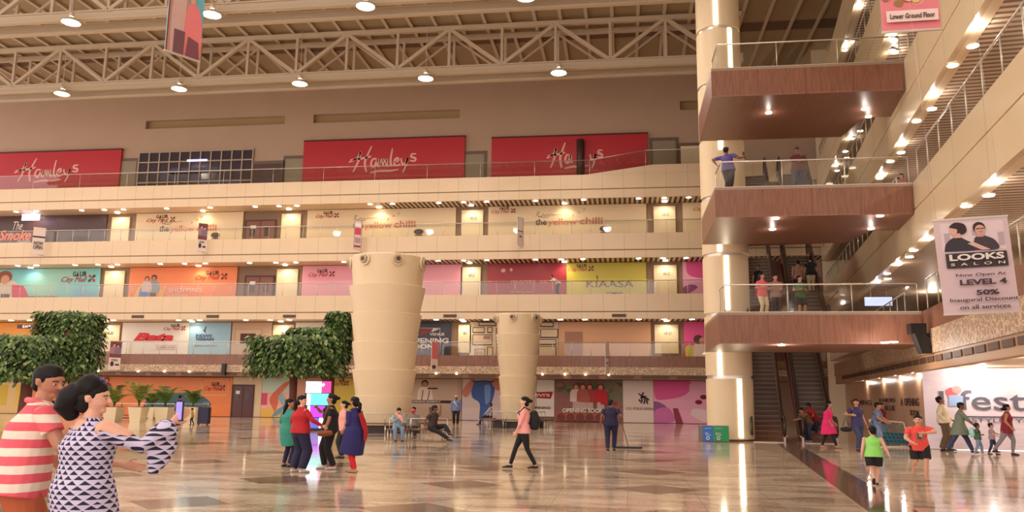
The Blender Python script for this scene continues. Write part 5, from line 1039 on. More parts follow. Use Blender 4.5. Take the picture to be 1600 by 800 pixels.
    # --- face features
    if faceparts:
        for s in (-1, 1):
            ey = MB().use(EYEW).ball(HP(s*.031, .078, .004), (.0115*hs, .012*hs, .0055*hs), 8, 6).build('eye', t); MB().use(IRIS).ball(HP(s*.031, .084, .004), (.006*hs, .0075*hs, .0055*hs), 8, 6).build('iris', ey)
            MB().use(hm).tube([HP(s*.016, .094, .024), HP(s*.034, .092, .029), HP(s*.052, .080, .023)], .0032*hs, 6).build('eyebrow', t)
        MB().use(LIPM).tube([HP(-.024, .088, -.05), HP(0, .1, -.05), HP(.024, .088, -.05)], [.004*hs, .008*hs, .004*hs], 6).build('lips', t)
    # --- hair
    hb = MB(); lp = 1.0
    loft(hb, [HP(0, -.03, -.0), HP(0, -.026, .035), HP(0, -.006, .078), HP(0, -.006, .095)], [(.083*hs, .088*hs), (.088*hs, .102*hs), (.08*hs, .102*hs), (.06*hs, .08*hs)], hx, 16)
    if hair in ('short', 'cap', 'helmet'): loft(hb, [HP(0, -.055, -.05), HP(0, -.04, .0)], [(.066*hs, .05*hs), (.08*hs, .07*hs)], hx, 14)
    else: loft(hb, [HP(0, -.05, -.075), HP(0, -.04, .0)], [(.07*hs, .055*hs), (.088*hs, .08*hs)], hx, 14)
    if hair == 'bun': loft(hb, [HP(0, -.13, .03), HP(0, -.16, .035)], [.045, .04], hx, 12)
    if hair == 'lowbun': loft(hb, [HP(0, -.11, -.05), HP(.0, -.14, -.06)], [.055, .05], hx, 12)
    if hair == 'pony': loft(hb, [HP(0, -.1, .0), HP(0, -.15, -.06), HP(0, -.14, -.17), HP(0, -.11, -.27)], [.035, .045, .042, .02], hx, 12)
    if hair == 'long': loft(hb, [HP(0, -.05, .0), HP(0, -.08, -.12), HP(0, -.09, -.25), HP(0, -.09, -.36)], [(.085, .065), (.09, .055), (.095, .045), (.07, .03)], hx, 14)
    fuse(hb, 'hair', hm, t, max(.009, vox*.8), 1)
    if hair == 'cap': MB().use(BLACK).ball(HP(0, -.01, .07), (.1*hs, .12*hs, .06*hs), 14, 8).box(0, 0, 0, 0, 0, 0).build('cap', t)
    if hair == 'helmet': MB().use(cloth('beige_cap_cloth', (206, 190, 170))).ball(HP(0, -.01, .075), (.105*hs, .125*hs, .065*hs), 14, 8).build('cap', t)
    # --- top
    if top is not None:
        g = MB(); e_ = .016; hz = (-.10 if hem is None else hem)
        low = [(pel+u*hz, (.192*wf+e_, .138*wf+e_)), (pel+u*(hz*.4), (.185*wf+e_, .135*wf+e_))] if hz < 0 else []
        pts = [p for p, r in low]+[pel+u*max(.02, hz+.1), pel+u*.2, ch, pel+u*(T-.1), pel+u*(T-.035)]; rad = [r for p, r in low]+[(.176*wf+e_, .132*wf+e_), (.145*wf+e_, .112*wf+e_), (.155*wf+e_, .115*wf+e_+bust), (sh*.98+e_, .1+e_), (.112, .088)]
        if sit is not None and hz < 0: pts = pts[2:]; rad = rad[2:]
        if hz < -.2: pts = pts[1:]; rad = rad[1:]; pts[0] = pel-u*.06
        loft(g, pts, rad, X, 20, (1, 0))
        if hz < -.2:   # tunic skirt following the legs
            zb = pel.z+hz; c0 = pel; mid = (Lg[-1][1]+Lg[1][1])/2; f = min(1, (pel.z-zb)/max(.05, pel.z-mid.z)); c1 = pel.lerp(mid, f); c1.z = zb; spread = max(.0, abs(Lg[-1][1].y-Lg[1][1].y)/2*f)
            loft(g, [pel+Vector((0, 0, .06)), pel.lerp(c1, .5), c1], [(.195*wf, .155*wf), (.21*wf, .172*wf+spread*.4), (.215*wf, .172*wf+spread*.75)], X, 20, (0, 1))
        for s in (-1, 1):
            a, e, w_ = A[s]
            if sleeve == 'none': loft(g, [a-u*.02-X*s*.04, a-X*s*.015], [.05, .052], X, 12)
            else:
                k2 = k_*1.02
                loft(g, [a-X*s*.04, a, a.lerp(e, .62)], [.058*k2, .06*k2, .059*k2], X, 14, (0, 1))
                if sleeve in ('long', 'elbow'): loft(g, [a.lerp(e, .5), e, e.lerp(w_, .35 if sleeve == 'elbow' else .95)], [.056*k2, .049*k2, .046*k2 if sleeve == 'elbow' else .036*k2], X, 14, (0, 1))
        fuse(g, 'top', top, t, vox, 3)
    # --- bottom
    if bottom is not None:
        g = MB(); e_ = .013
        loft(g, [pel-u*.05, pel+u*.07], [(.158*wf+e_, .115*wf+e_), (.14*wf+e_, .108*wf+e_)], X, 18)
        for s in (-1, 1):
            h_, kn, an = Lg[s]; wd = {'trousers': .066, 'leggings': .055, 'shorts': .1, 'baggy': .09, 'capri': .06}[bot]*max(1, min(1.2, wf))
            if bot == 'shorts': loft(g, [h_, h_.lerp(kn, .45), h_.lerp(kn, .82)], [.098*wf+e_, .095*wf+e_, wd+.005], X, 14, (0, 1))
            else:
                loft(g, [h_, h_.lerp(kn, .4), kn], [.092*wf+e_, .078*wf+e_, wd], X, 14)
                fr = .75 if bot == 'capri' else .97; loft(g, [kn, kn.lerp(an, .4), kn.lerp(an, fr)], [wd, wd*.98, wd*.8 if bot != 'leggings' else .042], X, 14, (0, 1))
        fuse(g, {'shorts': 'shorts', 'leggings': 'leggings'}.get(bot, 'trousers'), bottom, t, vox, 3)
    if shoes is not None:
        for s in (-1, 1):
            an = Lg[s][2]; fd = Vector((0, -1, 0)) if an.z < .2 else (Vector((0, -.5, -.8)) if an.y > .2 else Vector((0, -1, -.1))); fd.normalize(); g = MB()
            loft(g, [an+Vector((0, .035, -.045)), an+fd*.06+Vector((0, 0, -.045)), an+fd*.17+Vector((0, 0, -.062))], [(.038, .036), (.046, .036), (.042, .02)], X, 12)
            fuse(g, shoe_kind, shoes, t, max(.01, vox), 1)
    t['_'] = 0; del t['_']
    return t, dict(A=A, L=Lg, pel=pel, u=u, hc=hc, HP=HP, X=X, ch=ch, S=S, nb=nb, hf=hf)
def at_px(u, vf, vh, z=0):
    """standing point from the feet pixel, stature from the head pixel"""
    P = G(u, vf, z); return P, YP(u, vh, P.y).z-z
def at_head(u, vh, H, z):
    P = G(u, vh, z+H); return Vector((P.x, P.y, z))
# materials of clothes
def stripes():
    m, nt, b = node_mat('pink_cream_stripes', .8); vec, x, y, z = coords(nt)
    n = noise_n(nt, vec, 5, 2); f = math_n(nt, 'LESS_THAN', math_n(nt, 'FRACT', math_n(nt, 'DIVIDE', math_n(nt, 'ADD', z, math_n(nt, 'MULTIPLY', n, .012)), .115)), .52)
    nt.links.new(mix_n(nt, f, lin((232, 214, 196)), lin((226, 92, 104))), b.inputs['Base Color']); return m
def pinwheel(arm=False):
    m, nt, b = node_mat('navy_lilac_triangles'+('_sleeve' if arm else ''), .75); tc, x, y, z = coords(nt)
    ang = math_n(nt, 'MULTIPLY', math_n(nt, 'ARCTAN2', y, x), .21) if not arm else math_n(nt, 'SUBTRACT', x, y); P = .042
    a = math_n(nt, 'DIVIDE', ang, P); c = math_n(nt, 'DIVIDE', z, P*.8)
    fa = math_n(nt, 'FRACT', a); fc = math_n(nt, 'FRACT', c); ra = math_n(nt, 'FLOOR', a); rc = math_n(nt, 'FLOOR', c)
    par = math_n(nt, 'MODULO', math_n(nt, 'ABSOLUTE', math_n(nt, 'ADD', ra, rc)), 2)
    fa2 = math_n(nt, 'ABSOLUTE', math_n(nt, 'SUBTRACT', par, fa)); tri = math_n(nt, 'LESS_THAN', math_n(nt, 'ADD', fa2, fc), .92)
    fin = math_n(nt, 'MULTIPLY', tri, math_n(nt, 'GREATER_THAN', fc, .06))
    nt.links.new(mix_n(nt, fin, lin((200, 192, 220)), lin((26, 22, 50))), b.inputs['Base Color']); return m
def camo(name, c1, c2, c3, sc=9):
    m, nt, b = node_mat(name, .8); vec, x, y, z = coords(nt); nt.links.new(ramp_n(nt, noise_n(nt, vec, sc, 2), [(.4, c1), (.5, c2), (.6, c3)]), b.inputs['Base Color']); return m
PIN_A = pinwheel(True); STR, PIN, BCAMO = stripes(), pinwheel(), camo('blue_camouflage', (60, 84, 130), (130, 150, 180), (44, 56, 80))
cTEAL, cRED, cNAVY, cDNAVY, cMAG = cloth('teal_cotton', (52, 140, 122)), cloth('red_knit', (176, 26, 36)), cloth('navy_cotton', (30, 28, 60)), cloth('deep_blue_kurta', (40, 36, 98)), cloth('magenta_kurta', (226, 36, 108))
cBLK, cCHAR, cRLEG, cPINK, cRUST = cloth('black_cloth', (24, 22, 26)), cloth('charcoal_cloth', (58, 52, 52)), cloth('scarlet_leggings', (216, 24, 36)), cloth('soft_pink_cotton', (238, 164, 158)), cloth('rust_trousers', (176, 88, 52))
cLIME, cCORAL, cBEIGE, cOLIVE, cTEALG, cMAROON = cloth('lime_shirt', (150, 226, 110)), cloth('coral_tee', (240, 84, 76)), cloth('beige_shirt', (216, 200, 170)), cloth('olive_brown_trousers', (96, 78, 54)), cloth('grey_green_kurta', (110, 120, 104)), cloth('maroon_top', (132, 38, 50))
cGREY, cLBLUE, cDEN, cPURP, cKHAKI, cWHT, cDBR = cloth('grey_trousers', (140, 136, 146)), cloth('pale_blue_cotton', (136, 164, 176)), cloth('light_denim', (120, 140, 168)), cloth('purple_shirt', (84, 70, 132)), cloth('khaki_trousers', (150, 124, 84)), cloth('white_shirt', (224, 210, 200)), cloth('dark_brown_shirt', (64, 48, 44))
cDDEN, cGREEN, cYEL = cloth('dark_denim', (50, 60, 90)), cloth('green_shirt', (70, 110, 70)), cloth('mustard_tee', (190, 150, 60))
shW, shD, shT = mat('white_shoe', (214, 200, 190), .5), mat('dark_shoe', (40, 32, 32), .5), mat('tan_sandal', (186, 140, 110), .6)
def bag(pts, rad, name, m, parent, vox=.012): g = MB(); loft(g, pts, rad, (1, 0, 0), 14); return fuse(g, name, m, parent, vox)
# ---- the couple in front
def wl(face, dx, dy, z): f = R(-face); return (dx*math.cos(f)-dy*math.sin(f), dx*math.sin(f)+dy*math.cos(f), z)
Yf = 5.9
P = YP(40, 640, Yf); P.z = 0
t, K = person('man in pink and cream striped polo seen from behind, leaning towards the woman beside him', P, 1.84, 132, skin='m', fat=1.3, lean=10, side=3, head=(-52, 12), hands={-1: wl(132, .42, .05, .98), 1: (.34, -.2, 1.05)}, elb={-1: (-1, .3, -.4), 1: (1, .3, -.3)}, top=STR, sleeve='short', hem=-.12, bottom=cRUST, bot='baggy', shoes=shW, vox=.008, feet={-1: (-.14, .0, .08), 1: (.14, -.1, .08)})
g = MB(); nb = K['nb']; X_ = K['X']; loft(g, [nb-X_*.085+Vector((0, -.03, -.03)), nb-X_*.055+Vector((0, .055, .012)), nb+Vector((0, .085, .018)), nb+X_*.055+Vector((0, .055, .012)), nb+X_*.085+Vector((0, -.03, -.03))], [.022, .024, .024, .024, .022], (0, 0, 1), 10); fuse(g, 'collar', cloth('pink_collar', (222, 110, 116)), t, .008)
P = YP(140, 640, 5.7); P.z = 0; FW = 148
t, K = person('woman in navy and lilac triangle print dress seen from behind, holding up a phone', P, 1.70, FW, skin='l', fem=True, fat=1.22, lean=2, head=(-46, 2), hands={-1: wl(FW, .53, .12, 1.44), 1: (.2, -.35, 1.1)}, elb={-1: wl(FW, .1, -.3, -1), 1: (.6, .2, -1)}, hair='lowbun', top=PIN, sleeve='elbow', hem=-.55, bottom=None, shoes=shT, vox=.008)
a, e, w_ = K['A'][-1]; g = MB(); dd = (w_-e).normalized()
loft(g, [a.lerp(e, .55), e, e.lerp(w_, .5)+Vector((0, 0, -.01)), w_-dd*.03+Vector((0, 0, -.03))], [.058, .055, .068, .085], (0, 0, 1), 16)
loft(g, [e.lerp(w_, .55)+Vector((0, 0, -.03)), e.lerp(w_, .7)+Vector((0, 0, -.12)), e.lerp(w_, .62)+Vector((0, 0, -.2)), e.lerp(w_, .45)+Vector((0, 0, -.27))], [(.1, .05), (.105, .045), (.075, .035), (.03, .02)], tuple(dd), 16); fuse(g, 'bell_sleeve', PIN_A, t, .008)
g = MB(); loft(g, [a+Vector((0, 0, .012)), a.lerp(e, .3)+Vector((0, 0, .012)), a.lerp(e, .62)+Vector((0, 0, .008))], [.064, .062, .058], (0, 0, 1), 16); fuse(g, 'bare_shoulder', SKINS['l'], t, .008)
g = MB(); loft(g, [K['nb']+Vector((0, .05, -.02)), K['nb']+Vector((0, .075, -.07)), K['nb']+Vector((0, .085, -.12))], [(.075, .04), (.055, .035), (.02, .03)], (1, 0, 0), 16); fuse(g, 'bare_upper_back', SKINS['l'], t, .008)
g = MB(); HP = K['HP']; loft(g, [HP(0, -.1, .05), HP(0, -.15, .0), HP(0, -.17, -.07), HP(.0, -.13, -.13)], [.085, .095, .085, .05], (1, 0, 0), 16); loft(g, [HP(-.0, -.02, .07), HP(0, -.06, .09)], [.098, .1], (1, 0, 0), 16); fuse(g, 'gathered_hair', HAIRM, t, .009)
MB().use(mat('blue_hair_clip', (46, 70, 190), .4)).tube([HP(-.1, .02, .0), HP(-.103, .022, .05), HP(-.075, .025, .108), HP(-.03, .03, .138), HP(.03, .03, .138)], .012, 8).build('hair_band', t)
MB().use(WHITE).ball(HP(-.088, -.01, -.05), .012, 8, 6).build('earring', t)
wp = t.matrix_basis@(w_+dd*.09); ph = thing('mobile_phone', 'phone with a bluish lit screen held up by the woman in the triangle print dress', 'phone', wp, R(-28)); MB().use(BLACK).box(-.045, .045, -.035, -.024, -.05, .1).use(mat('bluish_screen', (130, 120, 240), .3, emit=1.2)).box(-.038, .038, -.036, -.035, -.04, .09).build('phone_body', ph)
P = G(14, 720); person('dark haired woman mostly hidden behind the man in the striped polo', (P.x, 20, 0), 1.68, 60, fem=True, hair='long', top=cBLK, bottom=cBLK, shoes=shD); bpy.context.scene.collection.objects[-1]
# ---- the group of women round the screens
P, h = at_px(447, 730, 625); person('woman in teal kurta at the left of the group, turned away', P, h, 150, fem=True, fat=1.15, hair='long', top=cTEAL, sleeve='elbow', hem=-.36, bottom=cNAVY, bot='leggings', shoes=shD, head=(-50, 5), hands={-1: (-.3, -.1, .95), 1: (.3, -.2, 1.0)})
P, h = at_px(466, 738, 620); person('woman in red cardigan and dark navy trousers gesturing with one hand', P, h, 140, skin='l', fem=True, fat=1.32, hair='pony', top=cRED, sleeve='long', hem=-.05, bottom=cNAVY, bot='baggy', shoes=shW, head=(-58, 4), hands={-1: (-.36, -.3, 1.05), 1: (.3, -.12, .98)}, feet={-1: (-.14, .0, .08), 1: (.14, .05, .08)})
P, h = at_px(513, 733, 618); t, K = person('woman in black tee with a tan shoulder bag, hand raised to her face', P, h, -68, fem=True, fat=1.25, hair='bun', top=cBLK, sleeve='short', hem=-.06, bottom=cBLK, shoes=shW, hands={-1: (-.14, -.3, 1.42), 1: (.2, -.12, .86)}, head=(-6, 0), feet={-1: (-.1, -.08, .08), 1: (.12, .1, .08)})
bg = thing('shoulder_bag', 'tan leather shoulder bag at the hip of the woman in the black and navy tee', 'bag', t.location+Vector((-.02, -.26, .80)), 0); bag([(-.13, 0, .0), (0, 0, .0), (.13, 0, .02)], [(.06, .10), (.075, .125), (.06, .10)], 'bag_body', cloth('tan_leather', (150, 88, 52)), bg); MB().use(MATS['tan_leather']).tube([(-.12, .02, .1), (-.02, .04, .45), (.03, .06, .62)], .012, 6).build('strap', bg)
P, h = at_px(534, 716, 628); person('woman in pink partly hidden between the tee wearer and the blue kurta', P, h, -60, skin='l', fem=True, hair='bun', top=cPINK, hem=-.1, bottom=cBLK, shoes=shD)
P, h = at_px(553, 738, 622); t, K = person('woman in long deep blue kurta, scarlet leggings and red scarf, ponytail down her back', P, h, -112, fem=True, fat=1.28, hair='pony', top=cDNAVY, sleeve='elbow', hem=-.5, bottom=cRLEG, bot='leggings', shoes=shT, lean=6, head=(0, 6), hands={-1: (-.12, -.3, 1.0), 1: (.16, -.2, .95)}, feet={-1: (-.06, -.1, .08), 1: (.06, .08, .08)})
g = MB(); loft(g, [(.05, .16, 1.35), (.0, .2, 1.15), (-.05, .24, .95), (-.04, .23, .72)], [(.07, .02), (.09, .022), (.08, .022), (.05, .018)], (1, 0, 0), 12); fuse(g, 'scarf', cRED, t, .012)
# ---- backpack woman, cleaner, guard
P, h = at_px(818, 733, 622); t, K = person('woman in pink top and black leggings walking left with a black backpack', P, h, -80, skin='l', fem=True, fat=1.0, hair='bun', top=cPINK, sleeve='elbow', hem=-.08, bottom=cBLK, bot='leggings', shoes=shD, hands={1: (.16, -.18, .88), -1: (-.18, .05, .95)}, feet={-1: (-.05, -.3, .08), 1: (.06, .26, .10)}, head=(0, -4))
g = MB(); loft(g, [(0, .24, .98), (0, .27, 1.12), (0, .23, 1.3)], [(.14, .12), (.155, .14), (.12, .09)], (1, 0, 0), 16); bp_ = thing('backpack', 'black backpack worn by the woman in the pink top', 'backpack', t.location, t.rotation_euler.z); fuse(g, 'pack_body', cBLK, bp_, .012); MB().use(cBLK).tube([(.1, .14, 1.36), (.11, .0, 1.44), (.12, -.14, 1.3), (.13, .0, 1.08), (.12, .16, 1.05)], .014, 6).tube([(-.1, .14, 1.36), (-.11, .0, 1.44), (-.12, -.14, 1.3), (-.13, .0, 1.08), (-.12, .16, 1.05)], .014, 6).build('straps', bp_)
P, h = at_px(955, 704, 626); t, K = person('cleaner in dark navy uniform seen from behind pushing a floor squeegee', P, h, 176, skin='d', fat=1.22, top=cNAVY, sleeve='short', hem=-.08, bottom=cNAVY, bot='trousers', shoes=shD, hands={-1: (-.34, -.08, 1.0), 1: (.32, .03, .9)}, feet={-1: (-.08, -.08, .08), 1: (.1, .14, .08)}, head=(-30, 8))
hw = t.matrix_basis@K['A'][-1][2]; fl = G(982, 701); sq = thing('floor_squeegee', 'long handled floor squeegee pushed by the cleaner in navy uniform', 'mop', fl); v_ = hw-Vector((0, 0, .06))-fl; MB().use(mat('brown_handle', (120, 88, 60), .5)).tube([(0, 0, .04), v_*1.08], .014, 8).build('handle', sq); MB().use(BLACK).box(-.48, .46, -.03, .03, 0, .07).build('blade', sq)
P, h = at_px(712, 664, 619); t, K = person('security guard in pale blue shirt, white sash and cap standing by the back hoardings', P, h, 10, skin='d', fat=1.2, hair='helmet', top=cloth('guard_blue', (110, 124, 170)), sleeve='long', bottom=cBLK, shoes=shD, vox=.016); MB().use(WHITE).tube([(-.12, -.12, 1.4), (.0, -.17, 1.2), (.12, -.15, 1.05)], .02, 6).build('sash', t)
# ---- seated people
def seated(u, vseat, label, Yofs, face, **k):
    P = G(u, vseat); P.y += Yofs; return person(label, P, k.pop('H', 1.66), face, sit=.44, **k)
t, K = person('bearded man in dark clothes sitting cross legged on the bench, hand at his mouth', (PB1.x+.2, PB1.y-.05, 0), 1.72, 68, sit=.42, skin='d', fat=1.15, top=cDBR, sleeve='short', bottom=cBLK, shoes=shD, lean=8, hands={1: (.04, -.3, 1.18), -1: (-.25, .1, .52)}, elb={1: (.1, .3, -1)}, feet={-1: (-.14, -.86, .08), 1: (.0, -.72, .32)}, head=(20, 8))
t, K = person('woman in pale blue sitting on the short bench with a baby in her arms', (PB2.x, PB2.y-.05, 0), 1.6, 18, sit=.42, skin='l', fem=True, fat=1.15, hair='pony', top=cLBLUE, sleeve='long', bottom=cDEN, shoes=shD, lean=12, hands={1: (.02, -.22, .82), -1: (.0, -.28, .9)}, elb={1: (1, 0, -.6), -1: (-1, 0, -.6)}, feet={-1: (-.1, -.42, .08), 1: (.14, -.4, .08)}, head=(10, 25))
w0 = t.matrix_basis@Vector((0.02, -.24, .92)); b_ = thing('person', 'baby in pink and white held in the arms of the seated woman in pale blue', 'person', w0, R(18)); g = MB(); loft(g, [(-.12, 0, .12), (-.09, 0, .13)], [.06, .065], (1, 0, 0), 12); loft(g, [(-.05, 0, .08), (.05, -.02, .0), (.12, -.04, -.1)], [.06, .07, .04], (1, 0, 0), 12); loft(g, [(.1, -.06, -.1), (.1, -.12, -.2)], [.03, .022], (1, 0, 0), 8); fuse(g, 'body', SKINS['l'], b_, .009); g = MB(); loft(g, [(-.05, 0, .08), (.05, -.02, .0), (.12, -.04, -.1)], [.075, .085, .06], (1, 0, 0), 12); fuse(g, 'romper', cPINK, b_, .009)
P = G(645, 685); t, K = person('person with a red patterned face cloth seated behind the mother and baby', (P.x+.1, PB1.y+1.3, 0), 1.6, 200, sit=.42, skin='m', fem=True, hair='short', top=cloth('grey_patterned', (126, 120, 112)), sleeve='long', bottom=cCHAR, shoes=shD, head=(150, 0), vox=.016)
g = MB(); loft(g, [K['HP'](0, .04, -.09), K['HP'](0, .07, -.05)], [(.075, .07), (.08, .05)], (1, 0, 0), 12); fuse(g, 'face_cloth', cRLEG, t, .014)
P = G(762, 664); t, K = person('man in pale shirt sitting on the far bench by the smaller pillar, legs stretched out', (P.x+.1, P.y+.3, 0), 1.66, -70, sit=.44, skin='d', top=cloth('pale_grey_shirt', (150, 148, 168)), sleeve='long', bottom=cBLK, shoes=shD, hands={-1: (-.1, -.35, .62), 1: (.1, -.35, .62)}, feet={-1: (-.08, -.62, .08), 1: (.08, -.55, .08)}, vox=.016)
# ---- near the planters
P, h = at_px(277, 664, 618); t, K = person('man in black shirt and khaki trousers leaning back among the palm planters', P, h, 170, skin='m', fat=1.1, top=cBLK, bottom=cKHAKI, shoes=shD, lean=8, vox=.018, feet={-1: (-.1, .1, .08), 1: (.18, -.1, .08)})
P, h = at_px(300, 664, 638); t, K = person('small child in mustard tee beside the navy trolley case', P, h, -60, child=True, top=cYEL, bottom=cNAVY, shoes=shD, lean=10, vox=.016, feet={-1: (-.1, -.1, .08), 1: (.1, .15, .08)})
# ---- right hand side, on the floor
P, h = at_px(1295, 700, 628); t, K = person('woman in bright pink kurta and black leggings walking right past the escalators', P, h, 72, fem=True, fat=1.1, hair='long', top=cMAG, sleeve='elbow', hem=-.42, bottom=cBLK, bot='leggings', shoes=shT, lean=6, hands={-1: (-.2, -.12, .9), 1: (.18, -.2, .92)}, feet={-1: (-.06, -.26, .08), 1: (.06, .22, .08)}, head=(10, 8)); g = MB(); loft(g, [K['nb']+Vector((-.08, -.04, -.02)), K['nb']+Vector((0, -.1, -.05)), K['nb']+Vector((.09, -.06, -.1)), (.13, -.15, 1.05)], [.03, .03, .03, .02], (0, 0, 1), 10); fuse(g, 'scarf', cloth('grey_scarf', (150, 130, 130)), t, .014)
P = G(1265, 691); person('boy in brown and red bending over the escalator entry, arm stretched to the left', P, 1.45, -60, skin='m', top=cloth('brown_tee', (112, 84, 60)), bottom=cDDEN, shoes=shW, lean=34, hands={-1: (-.3, -.5, 1.0), 1: (-.1, -.55, 1.05)}, head=(0, 30), fat=1.1)
P = G(1281, 690); person('person in red shirt stooping behind the boy in brown at the escalator', P+Vector((0, .5, 0)), 1.62, -70, skin='d', top=cRED, bottom=cDDEN, shoes=shW, lean=30, hands={-1: (-.1, -.55, .9), 1: (.2, -.5, 1.0)}, head=(0, 20))
P, h = at_px(1342, 705, 625); t, K = person('woman in indigo top with a dark handbag, left of the blue camouflage shirt', P, h, 30, fem=True, fat=1.1, hair='long', top=cloth('indigo_blouse', (46, 42, 84)), sleeve='short', hem=-.15, bottom=cDDEN, shoes=shD, head=(-50, 0), hands={-1: (-.32, -.1, 1.2), 1: (.25, -.1, .9)}, feet={-1: (-.1, -.1, .08), 1: (.1, .15, .08)})
bg = thing('handbag', 'dark handbag hanging at the left side of the woman in indigo', 'bag', P+Vector((-.38, -.05, .72)), 0); bag([(-.14, 0, .0), (0, 0, .0), (.14, 0, .0)], [(.07, .12), (.09, .15), (.07, .12)], 'bag_body', cBLK, bg); MB().use(cBLK).tube([(-.1, 0, .12), (.0, .02, .42), (.1, 0, .12)], .012, 6).build('strap', bg)
P, h = at_px(1371, 700, 630); t, K = person('man in blue camouflage shirt and light jeans turning to the right', P, h, 62, skin='m', fat=1.2, top=BCAMO, sleeve='short', hem=-.1, bottom=cDEN, shoes=shW, hands={1: (.16, -.38, 1.0), -1: (-.2, -.35, 1.0)}, head=(10, 8), lean=8)
P = G(1383, 694); t, K = person('boy in red shirt just behind the man in blue camouflage', P+Vector((.1, .5, 0)), 1.58, 50, skin='m', top=cMAROON, bottom=cDEN, shoes=shD, fat=1.05)
P, h = at_px(1368, 757, 668); t, K = person('small child in lime sleeveless shirt and black shorts running away, arms spread', P, h, 168, skin='l', child=True, fat=1.25, top=cLIME, sleeve='none', hem=-.12, bottom=cBLK, bot='shorts', shoes=shD, lean=6, hands={-1: (-.42, .12, .78), 1: (.34, .06, .74)}, feet={-1: (-.04, .12, .08), 1: (.06, .42, .24)}, knees={1: (0, -1, -.3)}, faceparts=False, head=(25, 6))
P, h = at_px(1440, 750, 650); t, K = person('boy in coral tee and black shorts running towards the viewer, arm across his chest', P, h, -8, skin='l', child=True, fat=1.22, top=cCORAL, sleeve='short', hem=-.14, bottom=cBLK, bot='shorts', shoes=shT, shoe_kind='sandal', lean=6, hands={-1: (-.2, -.28, 1.0), 1: (.1, -.34, 1.26)}, elb={1: (1, .1, .1), -1: (-1, .6, -.6)}, feet={1: (.1, -.08, .08), -1: (-.1, .38, .34)}, knees={-1: (0, -1, -.2)}, head=(-14, 4))
q = MB().use(mat('tee_print', (150, 106, 96), .7)).box(-.09, .09, -.012, 0, 0, .19); q.use(mat('tee_print_dark', (84, 60, 60), .7)).box(-.05, .03, -.014, -.012, .02, .15).use(mat('tee_print_light', (206, 170, 150), .7)).box(-.02, .05, -.015, -.012, .08, .14); o = q.build('chest_print', t); o.location = K['pel']+K['u']*.14+Vector((0, -.175, 0)); o.rotation_euler = (R(-6), 0, 0)
P, h = at_px(1478, 705, 621); person('man in beige shirt and olive trousers walking right, leftmost by the white banner', P, h, 78, skin='d', fat=1.25, top=cBEIGE, sleeve='long', hem=-.04, bottom=cOLIVE, bot='baggy', shoes=shD, lean=-4, hands={-1: (-.22, .0, .95), 1: (.16, -.26, .98)}, feet={-1: (-.05, .1, .08), 1: (.08, -.12, .1)}, head=(0, -8))
P, h = at_px(1502, 709, 630); person('man in grey-green kurta shirt holding a child by the hand before the banner', P, h, 74, skin='d', fat=1.15, top=cTEALG, sleeve='elbow', hem=-.3, bottom=cDDEN, shoes=shD, lean=8, hands={-1: (-.12, -.46, .9), 1: (.14, -.5, .86)}, feet={-1: (-.08, .4, .1), 1: (.08, -.34, .08)}, head=(0, 8))
P, h = at_px(1530, 711, 662); t, K = person('toddler in pale blue with a mint backpack walking between the adults', P, h, 80, child=True, skin='d', top=cloth('dark_green_tee', (60, 90, 74)), bottom=cDEN, shoes=shW, feet={-1: (-.05, .2, .08), 1: (.06, -.16, .08)}, vox=.014, fat=1.1, hands={-1: (-.2, .1, 1.35), 1: (.2, -.2, 1.1)})
g = MB(); loft(g, [(0, .22, .95), (0, .25, 1.1), (0, .22, 1.28)], [(.16, .12), (.18, .14), (.13, .09)], (1, 0, 0), 16); bp_ = thing('backpack', 'mint green backpack on the toddler before the banner', 'backpack', t.location, t.rotation_euler.z, scale=t.scale.x); fuse(g, 'pack_body', cloth('mint_nylon', (150, 210, 200)), bp_, .014)
P, h = at_px(1552, 710, 662); person('toddler in grey top and dark trousers holding the hand of the woman in maroon', P, h, 70, child=True, skin='l', fem=True, top=cloth('grey_pink_top', (170, 150, 160)), bottom=cDDEN, shoes=shD, feet={-1: (-.05, .2, .08), 1: (.06, -.16, .08)}, vox=.014, fat=1.05, hands={1: (.25, -.4, 1.1), -1: (-.1, -.3, 1.0)})
P, h = at_px(1577, 711, 633); person('woman in maroon top and grey trousers walking at the far right before the banner', P, h, 66, fem=True, fat=1.2, hair='lowbun', top=cMAROON, sleeve='none', hem=-.2, bottom=cGREY, bot='leggings', shoes=shD, lean=4, hands={-1: (-.34, -.12, .95), 1: (.2, -.1, .95)}, feet={-1: (-.08, .42, .12), 1: (.08, -.1, .08)}, head=(10, 4))
# ---- upper storeys
P = at_head(1137, 231, 1.7, Z[3]); t, K = person('man in purple shirt and dark cap on the middle bridge, arms raised', (P.x, P.y, Z[3]), 1.7, 150, skin='d', fat=1.15, hair='cap', top=cPURP, sleeve='short', bottom=cBLK, shoes=shD, hands={-1: (-.44, -.2, 1.32), 1: (.4, .05, 1.15)}, elb={1: (1, 0, .2), -1: (-1, 0, -.7)}, feet={-1: (-.02, 0, .08), 1: (.06, .05, .08)}, side=6)
w_ = t.matrix_basis@K['A'][-1][2]; ph = thing('mobile_phone', 'phone raised by the guard in purple on the middle bridge', 'phone', w_+Vector((0, 0, .06)), R(150)); MB().use(BLACK).box(-.036, .036, -.01, 0, 0, .14).use(mat('phone_glass', (40, 44, 60), .1)).box(-.033, .033, -.012, -.01, .006, .134).build('phone_body', ph)
P = at_head(1245, 232, 1.72, Z[3]); person('man in dark red tee with folded arms behind the middle bridge railing', (P.x, min(P.y, 32.6), Z[3]), 1.72, 12, skin='d', fat=1.2, top=cloth('dark_red_tee', (92, 36, 38)), bottom=cDDEN, shoes=shD, hands={-1: (.08, -.24, 1.16), 1: (-.06, -.24, 1.12)}, head=(-20, 0))
